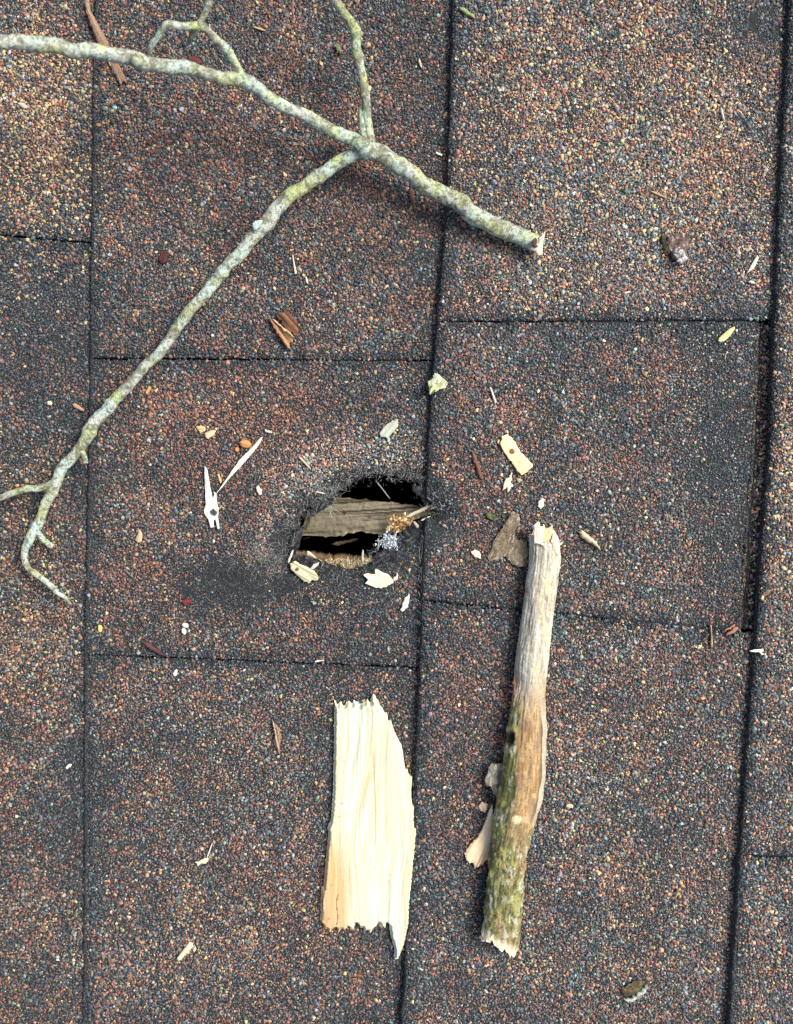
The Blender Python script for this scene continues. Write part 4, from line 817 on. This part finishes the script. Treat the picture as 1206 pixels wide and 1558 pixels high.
pieces('bark_chip', 'small dark maroon bark chip under the lower limb on the brown shingle', 'bark', chipoly(249, 391, 6, 11, 8, 9, .2), th=1.2, a=(.13, .045, .04), b=(.08, .03, .03), mat=M_bark)
pieces('bark_chip', 'small dark maroon bark chip between the curled twig and the upper limb', 'bark', chipoly(298, 94, 10, 8, 8, 9, .3), th=1.4, a=(.13, .05, .045), b=(.08, .03, .03), mat=M_bark)
pieces('leaf_bit', 'tiny yellow green scrap left of the dark maroon twig bit', 'leaf', chipoly(152, 955, 4, 6, -10, 8, .2), th=.6, a=(.62, .46, .16), b=(.35, .4, .14))
pieces('wood_splinter', 'pale yellow splinter standing out left above the hole rim', 'splinter', sliver(454, 694, 473, 714, 4, 2.6), th=.9, a=(.66, .56, .38), b=(.5, .4, .26), jam=0, res=.2)
pieces('grass_stem', 'pale looped grass fibre on the brown shingle right of the lower limb', 'stem', [(444, 387), (446, 388), (448, 400), (451, 413), (451, 417), (448, 417), (446, 404)], th=.6, a=(.66, .6, .44), b=(.5, .42, .3), jam=0, res=.2)
pieces('grass_stem', 'short white fibre below the pale looped grass fibre', 'stem', sliver(465, 421, 468, 432, 3, 3), th=.6, a=WHITE, b=WHITE, jam=0, res=.2)
pieces('grass_stem', 'curved cream fibre left of the centre joint, under the stem', 'stem', [(663, 231), (668, 233), (673, 235), (672, 238), (666, 236), (662, 234)], th=.7, a=WHITE, b=(.7, .6, .4), jam=0, res=.2)
pieces('grass_stem', 'short tan fibre right of the upright twig of the branch', 'stem', sliver(637, 90, 641, 104, 3.5, 3), th=.6, a=(.62, .46, .3), b=(.5, .36, .2), jam=0, res=.2)
pieces('grass_stem', 'short tan fibre on the brown shingle at the top left of the upright twig', 'stem', sliver(385, 41, 403, 47, 3, 3), th=.6, a=(.55, .38, .2), b=(.5, .36, .2), jam=0, res=.2)
pieces('grass_stem', 'thin tan grass fibre on the pale upper right shingle', 'stem', sliver(989, 291, 1012, 301, 2.4, 2.4), th=.6, a=(.52, .42, .28), b=(.42, .34, .2), jam=0, res=.2)
pieces('grass_stem', 'tiny white fibre left of the dark flaky scale at upper right', 'stem', sliver(949, 446, 958, 444, 3, 3), th=.6, a=(.6, .66, .62), b=(.6, .62, .5), jam=0, res=.2)
pieces('grass_stem', 'thin cream fibre high on the pale upper right shingle', 'stem', sliver(1096, 164, 1101, 184, 4, 3), th=.6, a=(.62, .60, .5), b=(.5, .5, .4), jam=0, res=.2)
pieces('wood_chip', 'tiny orange tan chip under the lower limb near its middle', 'wood chip', sliver(222, 600, 229, 588, 4, 5), th=.7, a=(.58, .40, .2), b=(.5, .3, .12), jam=.03, res=.2)
pieces('wood_chip', 'small tan chip left of the lower limb on the black part of the left shingle', 'wood chip', sliver(111, 615, 128, 625, 7, 4), th=.8, a=(.46, .28, .17), b=(.35, .2, .12), jam=.05, res=.2)
pieces('wood_chip', 'tiny greenish white crumb below the limb in the top left shingle', 'wood chip', chipoly(34, 161, 7, 4, 30, 8, .4), th=.7, a=(.55, .58, .5), b=(.4, .4, .34), res=.2)
pieces('wood_chip', 'tiny cream chip in the left shingle near the black part', 'wood chip', chipoly(76, 614, 3.4, 4.5, 0, 7, .2), th=.8, a=(.68, .62, .46), b=(.6, .5, .36), res=.2)
pieces('wood_chip', 'tiny cream crumb right of the thick stick on the lower shingle', 'wood chip', chipoly(866, 1226, 6, 3.5, 10, 8, .2), th=.8, a=(.55, .52, .38), b=(.4, .36, .26), res=.2)
pieces('wood_chip', 'tiny white fibre under the joint above the cream slab', 'wood chip', sliver(478, 1007, 493, 1004, 3, 3), th=.6, a=(.66, .68, .58), b=(.55, .55, .45), res=.2)

# ------------------------------------------------ hole rim: fibres, crumbs, lint
def hairs(name, specs, parent, r=.05, col=(.42, .42, .40), seed=1):
    g = np.random.default_rng(seed); VV, FF, b = [], [], 0
    for (px, py, z, lpx, dirdeg, spread, n, jx, jy) in specs:
        for _ in range(n):
            x, y = px+g.normal(0, jx), py+g.normal(0, jy); a = R(dirdeg+g.normal(0, spread)); L = lpx*g.uniform(.3, 1.2); bend = g.normal(0, .35); zz = (z+g.uniform(-.2, .6)); lz = g.normal(.05, .25)
            pts = []
            for q in np.linspace(0, 1, 6):
                aa = a+bend*q; pts.append(at(x+math.cos(aa)*L*q, y-math.sin(aa)*L*q, (zz+lz*q*L*.2+math.sin(q*3.1)*.3)*MM))
            pts = np.array(pts); rr_ = r*MM*g.uniform(.5, 1.3)
            for k, p in enumerate(pts):
                rq = rr_*(1 if k < 5 else .4); VV += [p+(rq, 0, 0), p+(-rq*.5, rq*.87, 0), p+(-rq*.5, -rq*.43, rq*.87)]
            for k in range(5):
                for j in range(3): FF.append((b+k*3+j, b+k*3+(j+1) % 3, b+k*3+3+(j+1) % 3, b+k*3+3+j))
            b += 18
    V = np.array(VV); C = np.array(col)*np.repeat(g.lognormal(0, .35, (len(V)//18, 1)), 18, 0)
    o = mesh_obj(name, V, np.array(FF), C, M_fib, parent=parent); o['kind'] = 'stuff'; return o
sp = []
g = np.random.default_rng(9)
HP = np.array(HOLE_PX, float); c0 = HP.mean(0)
for p in resample(HP, 6):
    zz = surf(min(p[0], 640), p[1])/MM-1.5; out = math.degrees(math.atan2(-(p[1]-c0[1]), p[0]-c0[0]))
    top = p[1] < 790 and p[0] < 655
    sp.append((p[0], p[1], zz, 9 if top else 7, out+180, 60, 3 if top else 2, 3, 3))
    sp.append((p[0]+(p[0]-c0[0])*.07, p[1]+(p[1]-c0[1])*.16, zz+1.4, 10, out, 90, 14 if top else 4, 7, 6))
for (x, y, n, jx, jy, L, dd) in ((412, 842, 190, 20, 14, 14, 200), (395, 855, 90, 22, 16, 13, 120), (425, 870, 80, 18, 18, 14, 40), (495, 752, 70, 10, 9, 15, 90), (505, 770, 30, 7, 6, 20, 255), (440, 790, 90, 12, 20, 11, 60), (470, 745, 80, 16, 14, 11, 20), (600, 725, 70, 22, 7, 9, 80),
                               (650, 745, 50, 8, 16, 9, 60), (350, 850, 60, 25, 10, 12, 170), (480, 880, 50, 24, 12, 10, 60), (590, 865, 40, 20, 10, 9, 30), (645, 840, 40, 6, 22, 9, 90), (330, 895, 40, 30, 20, 10, 20)):
    sp.append((x, y, surf(min(x, 640), y)/MM-.1, L, dd, 70, n, jx, jy))
hairs('glass_fibres', sp, tabs[3], .027, (.46, .46, .42), 4)
hairs('glass_fibres', [(643, 870, surf(652, 870)/MM-2.6, 14, 95, 22, 60, 2.2, 30), (641, 960, surf(652, 960)/MM-2.6, 13, 95, 15, 40, 1.5, 50), (634, 1190, 2.2, 10, 95, 15, 0, 1.5, 60), (668, 765, surf(670, 765)/MM, 9, 30, 90, 24, 8, 8)], tabs[6], .06, (.45, .47, .46), 6)
hairs('glass_fibres', [(638, 1100, surf(645, 1100)/MM-2.2, 13, 95, 12, 40, 1.5, 60), (630, 1215, surf(640, 1215)/MM-2.2, 13, 97, 12, 26, 1.5, 30)], tabs[7], .06, (.40, .43, .42), 8)
def crumbs(name, cx, cy, z, n, jx, jy, r0, r1, cols, mat, parent=None, origin=None, seed=2):
    g = np.random.default_rng(seed); px, py = g.normal(cx, jx, n), g.normal(cy, jy, n); P = at(px, py, z*MM); P[:, 2] += np.abs(g.normal(0, .45, n))*MM*np.exp(-((px-cx)/jx)**2)
    C = np.array(cols)[g.integers(0, len(cols), n)]*g.lognormal(0, .25, (n, 1)); v, f, c = granules(P, g.uniform(r0, r1, n)*MM, C, T_big, .3)
    return mesh_obj(name, v, f, c, mat, parent=parent)
o = crumbs('rotten_wood', 608, 797, surf(600, 800)/MM-4.0, 300, 8, 6, .15, .8, ((.55, .37, .17), (.42, .25, .10), (.62, .50, .30), (.16, .09, .04), (.3, .18, .08)), M_wood)
tag(o, 'crumbly orange brown rotten wood at the right rim of the hole', 'crumbs')
o = crumbs('lint_tuft', 594, 824, surf(594, 824)/MM-1.0, 420, 9, 5, .12, .5, ((.55, .61, .68), (.36, .42, .46), (.66, .69, .70), (.2, .22, .24)), M_wood, seed=3)
hairs('lint_threads', [(592, 822, surf(592, 822)/MM+.3, 6, 100, 90, 70, 8, 6), (572, 838, surf(592, 822)/MM-.2, 14, 215, 20, 10, 3, 2)], o, .022, (.5, .55, .6), 12)
tag(o, 'bluish white tuft of lint on the lower right rim of the hole', 'lint')
zz = surf(500, 860)/MM
o = crumbs('torn_fibres', 527, 855, zz-4.2, 260, 24, 3, .10, .35, ((.50, .38, .19), (.60, .50, .30), (.36, .24, .11), (.2, .12, .06)), M_wood, seed=5)
hairs('wood_threads', [(528, 858, zz-2.5, 9, 90, 35, 110, 20, 3.5), (558, 853, zz-2, 10, 60, 40, 30, 6, 4)], o, .09, (.62, .52, .32), 13)
tag(o, 'yellow torn wood fibres along the bottom rim of the hole', 'wood fibres')
HZ = surf(480, 860)/MM
for lab, pl_, zz, kw in (
    ('white splinter standing up at the left end of the bottom rim of the hole', sliver(438, 857, 446, 836, 4, 3), HZ-.2, dict(a=(.62, .60, .5), b=(.5, .48, .38))),
    ('pale splinter slanting over the bottom rim of the hole at its left', [(467, 838), (471, 839), (480, 847), (481, 850), (473, 846), (466, 845)], HZ-1.5, dict(a=(.6, .55, .42), b=(.45, .4, .3))),
    ('forked white splinter above the frayed chip at the hole', [(471, 866), (477, 858), (486, 855), (484, 860), (478, 865), (473, 868)], HZ+.4, dict(a=(.66, .66, .56), b=(.5, .48, .38))),
    ('small upright white splinter at the lower right of the hole opening', sliver(551, 855, 552, 836, 4, 3), HZ-1.2, dict(a=(.5, .5, .42), b=(.4, .38, .3))),
    ('thin pale sliver lying along the right tip of the plank in the hole', sliver(617, 787, 657, 768, 5, 5), -2.5, dict(a=(.62, .58, .42), b=(.5, .44, .3))),
    ('pale thin fibre splinter below the right tip of the hole', sliver(640, 792, 655, 785, 3, 2), 2.5, dict(a=(.6, .58, .48), b=(.5, .46, .36))),
    ('pinkish splinter crossing the rim right of the orange rotten wood', sliver(622, 801, 629, 786, 3, 2), 2.2, dict(a=(.42, .32, .25), b=(.3, .22, .17))),
    ('small grey pink splinter right of the orange rotten wood', sliver(629, 793, 636, 803, 4, 5), 3.0, dict(a=(.46, .38, .34), b=(.36, .3, .26))),
    ('long dark needle of wood hanging in the black upper part of the hole', sliver(572, 732, 594, 760, 2.2, 1.6), -1, dict(a=(.32, .31, .27), b=(.28, .26, .22))),
    ('thin straight pale fibre at the upper left rim of the hole', sliver(480, 748, 494, 751, 2.6, 2), HZ+1.4, dict(a=(.66, .62, .5), b=(.6, .55, .4)))):
    pieces('wood_splinter', lab, 'splinter', pl_, th=.8, res=.2, jam=.04, z=zz, **kw)

# torn flaps of the shingle mat bent over the rim, and dim wood deeper in the hole
def flap(poly, up, th=1.0, tl=(0, 0), curl=0):
    o = pieces('torn_flap', '', '', poly, th=th, z=up, a=(.03, .034, .038), b=(.012, .014, .016), c=(.09, .09, .085), mat=M_bark, relief=.5, f=(900, 900), jam=.3, res=.3, parent=tabs[3], tilt=tl, curl=curl, dome=.3)
    return o
flap([(446, 848), (462, 846), (478, 852), (498, 858), (503, 868), (492, 878), (476, 884), (456, 878), (444, 864)], HZ-.6)
flap([(446, 846), (440, 830), (446, 812), (455, 800), (461, 802), (459, 818), (454, 834)], HZ-1.0)
flap([(470, 778), (482, 764), (498, 758), (510, 756), (505, 768), (490, 776), (476, 786)], HZ-.8, curl=.5)
flap([(626, 738), (642, 742), (652, 752), (656, 764), (648, 768), (640, 756), (628, 748)], surf(640, 745)/MM-1.0)
flap([(618, 806), (634, 797), (648, 792), (652, 804), (640, 820), (622, 828), (606, 832), (604, 822)], surf(630, 810)/MM-.8)
flap([(572, 842), (592, 834), (604, 838), (600, 852), (584, 862), (566, 862)], surf(590, 850)/MM-.7)
pieces('wood_splinter', 'dim brown splinter deep in the lower black gap of the hole', 'splinter', sliver(505, 828, 545, 820, 6, 4), th=1.5, z=-24, a=(.2, .15, .09), b=(.12, .09, .05), mat=M_old)
